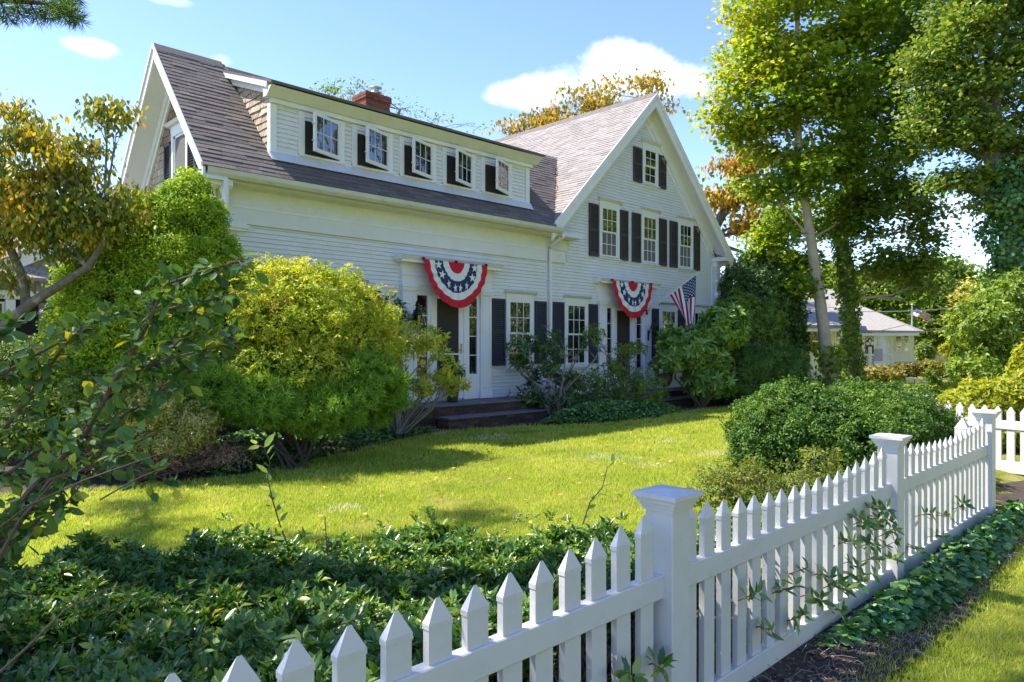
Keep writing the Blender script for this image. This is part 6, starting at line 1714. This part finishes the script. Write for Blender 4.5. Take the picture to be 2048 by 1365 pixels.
# stone edging of the path in the neighbour's garden
se = thing('stone_edging', 'pale low stone edging across the neighbour garden', 'edging'); x = 1690
STONE = mat('pale_stone', (.50, .47, .42), .85, .25, 5, .5, 40)
while x < 2000:
    w = rng.uniform(9, 22); p, q = at(x, 762, 28.5), at(x + w - 1.5, 762, 28.5); h = rng.uniform(.16, .24)
    c = MB(); c.beam((p.x, p.y, h / 2 + .03), (q.x, q.y, h / 2 + .03), .4, h); c.build('stone', STONE, se); x += w
rb = thing('brick_edging', 'reddish stones edging the bed left of the pale trunk', 'edging'); x = 1628
while x < 1700:
    w = rng.uniform(6, 14); p, q = at(x, 752, 31), at(x + w - 1, 752, 31); c = MB(); c.beam((p.x, p.y, .1), (q.x, q.y, .1), .3, .2); c.build('stone', BRICK, rb); x += w

# shrubs of the neighbour's garden and beyond the fence
def dist_shrub(name, label, spec, n, L, m, k=6, **kw):
    lb = [lobe(*a) for a in spec]; g0 = at(spec[0][0], HY, spec[0][2])
    return shrub(name, label, 'shrub', lb, n, k, L, L * .45, m, .8, .5, .2, 5, stems=6, sr=.02, base=(g0.x, g0.y, 0), **kw)
dist_shrub('garden_shrub', 'leafy green shrub left of the pale maple trunk', [(1662, 725, 27, 22, 34), (1680, 745, 27, 20, 22)], 700, .16, G_MID)
dist_shrub('hydrangea', 'bronze hydrangea right of the ivy trunk', [(1745, 750, 26, 46, 15), (1710, 752, 26, 25, 14), (1780, 754, 26, 25, 11)], 1200, .14, G_HYD)
dist_shrub('hydrangea', 'low bronze hydrangea below the neighbour house corner', [(1812, 740, 29, 26, 13), (1790, 742, 29, 15, 10)], 600, .13, G_HYD)
dist_shrub('hydrangea', 'green and bronze hydrangea right of the far flagpole', [(1862, 738, 29, 28, 15), (1895, 742, 29, 20, 12)], 700, .13, G_HYD)
dist_shrub('garden_shrub', 'dark round shrub under the first flagpole', [(1850, 706, 34, 15, 22)], 700, .16, G_OAK)
dist_shrub('sapling', 'small green sapling standing beyond the boxwood', [(1868, 775, 17, 16, 22), (1862, 750, 17, 10, 12)], 160, .08, G_MID)
dist_shrub('golden_shrub', 'bright yellow green shrub behind the gateway fence', [(1935, 690, 24, 34, 22), (1905, 700, 24, 20, 16)], 1100, .12, G_GOLD)
dist_shrub('garden_shrub', 'spreading pale green shrub with arching sprays at the right', [(1990, 650, 14, 75, 42), (2045, 610, 14, 60, 60), (1965, 712, 14, 44, 26), (2050, 700, 14, 70, 50), (1945, 742, 13, 34, 18), (2000, 610, 14.5, 40, 30)], 4200, .095, G_MID, cl=(400, 14, .2), rndf=lambda Q: np.clip(.55 + .35 * NR.normal(size=len(Q)), 0, 1))
dist_shrub('golden_shrub', 'golden leaved shrub overhanging the gateway fence', [(2000, 800, 10.3, 60, 34), (2060, 790, 10.3, 60, 50), (1945, 815, 10.3, 46, 26), (2040, 850, 10.2, 60, 40), (1985, 860, 10.2, 40, 22), (2090, 720, 10.4, 40, 50)], 3600, .085, G_GOLD, cl=(330, 14, .16))
carpet('ground_cover', 'sunlit leafy ground cover beyond the gateway fence', 'ground cover', gpoly([(1840, 780), (1830, 812), (1900, 850), (2100, 880), (2150, 800), (1980, 778)]), .30, 14000, .09, G_GOLD, 8)
# woodland behind
def far_tree(label, spec, n, L, m, seed):
    lb = [lobe(*a) for a in spec]; x, y, d_ = spec[0][:3]
    b0 = at(x, HY, d_); tree('far_tree', label, 'tree', [(b0.x, b0.y, 0), (b0.x, b0.y, lb[0][0][2] * .6), tuple(lb[0][0])], [.3, .22, .1], lb, n, 9, L, L * .6, m, BARK_D, seed=seed, twigs=2, srad=L * 1.6, shell=.5)
far_tree('bright green tree right behind the neighbour porch roof', [(1760, 590, 48, 60, 46), (1715, 600, 48, 45, 40), (1800, 570, 48, 40, 34), (1740, 640, 48, 60, 30)], 1500, .38, G_MID, 1)
far_tree('dark green tree behind the first flagpole', [(1850, 600, 55, 45, 50), (1830, 650, 55, 50, 34), (1880, 640, 55, 45, 50)], 1500, .4, G_OAK, 2)
far_tree('rounded green tree against the sky right of the maple', [(1905, 560, 60, 34, 34), (1880, 540, 60, 22, 24), (1930, 600, 60, 40, 40), (1910, 650, 60, 50, 40)], 1500, .4, G_MID, 3)
far_tree('olive tree on the skyline behind the far flagpole', [(1965, 600, 52, 44, 34), (2000, 580, 52, 34, 34), (1960, 650, 52, 50, 34)], 1300, .36, G_SPI, 4)
far_tree('dark tree closing the view at the right edge', [(2060, 600, 50, 60, 70), (2020, 640, 50, 50, 40), (2110, 560, 50, 60, 80)], 1500, .36, G_OAK, 5)
far_tree('dark green tree behind the neighbour house at its left', [(1600, 610, 50, 50, 50), (1650, 590, 50, 46, 50), (1560, 620, 50, 50, 60), (1660, 560, 50, 30, 30)], 1500, .38, G_OAK, 6)
far_tree('green tree far behind the outbuilding', [(40, 560, 34, 110, 70), (180, 590, 34, 90, 60), (-90, 540, 34, 110, 90)], 1500, .28, G_OAK, 7)
def belt(name, label, spec, n, L, m):
    lb = [lobe(*a) for a in spec]; P, N = tips(lb, n, .6, .25, 5, ground=.05); Q, T, Nl = scatter(P, 8, L * 1.5); stuff(leaf_mesh(name, Q, T, Nl, L, L * .7, m), label, 'woodland')
belt('woodland', 'far line of woodland on the horizon', [(x, 665, 110, 80, 50 + 18 * math.sin(x * .013)) for x in range(-700, 3000, 90)], 22000, .9, G_OAK)
# trees across the road, seen mirrored in the window panes
lb = [(np.array((x, y, z)), r_, r_ * .9) for x, y, z, r_ in [(18, -14, 5, 4), (24, -11, 6, 4.5), (30, -9, 5.5, 4.5), (36, -5, 6, 5), (43, -2, 6, 5), (27, -16, 10, 5), (38, -10, 11, 5), (50, 2, 7, 6), (12, -17, 6, 5), (5, -18, 6, 5), (20, -20, 11, 5), (46, -9, 12, 6)]]
P, N = tips(lb, 9000, .6, .25, 4); Q, T, Nl = scatter(P, 8, .5)
stuff(leaf_mesh('roadside_wood', Q, T, Nl, .42, .3, G_MAPLE), 'green roadside wood mirrored in the window panes', 'woodland')
# hanging basket by the right door
hb = thing('flower_basket', 'dark basket of white and purple flowers right of the right doorstep', 'planter')
p = at(1328, 745, 17.6); c = MB(); c.lathe([(.001, -.36), (.12, -.34), (.2, -.2), (.22, 0), (.18, 0)], tuple(p), 12); c.build('basket', BARK_D, hb, True)
lb = [(np.array(p) + np.array([0, 0, .16]), .36, .24)]; P, N = tips(lb, 240, .5); Q, T, Nl = whorls(P, N, 6, .8); leaf_mesh('foliage', Q, T, Nl, .07, .03, G_MID, hb)
for nf_, mf_ in ((60, mat('white_petal', (.75, .72, .78), .6, .1, 5)), (22, mat('purple_petal', (.35, .10, .40), .6, .1, 5))):
    P, N = tips(lb, nf_, .05)
    for i in range(len(P)): Q, T, Nl = whorls(P[i:i + 1] + N[i:i + 1] * .02, N[i:i + 1], 5, .95); leaf_mesh('flower', Q, T, Nl, .03, .028, mf_, hb)
c = MB(); c.tube([(p.x, p.y, p.z - .35), (p.x, p.y, .3)], .02, 6); c.build('stand', IRON, hb)
hb2 = thing('potted_plant', 'small leafy potted shrub at the right side of the left door', 'planter')
p = at(905, 790, 13.9); c = MB(); c.lathe([(.001, 0), (.10, 0), (.14, .28), (.12, .28), (.001, .25)], (p.x, p.y, .4), 12); c.build('pot', BARK_D, hb2, True)
lb = [(np.array((p.x, p.y, .95)), .24, .24)]; P, N = tips(lb, 260, .6); Q, T, Nl = whorls(P, N, 6, .8); leaf_mesh('foliage', Q, T, Nl, .05, .022, G_DARK, hb2)
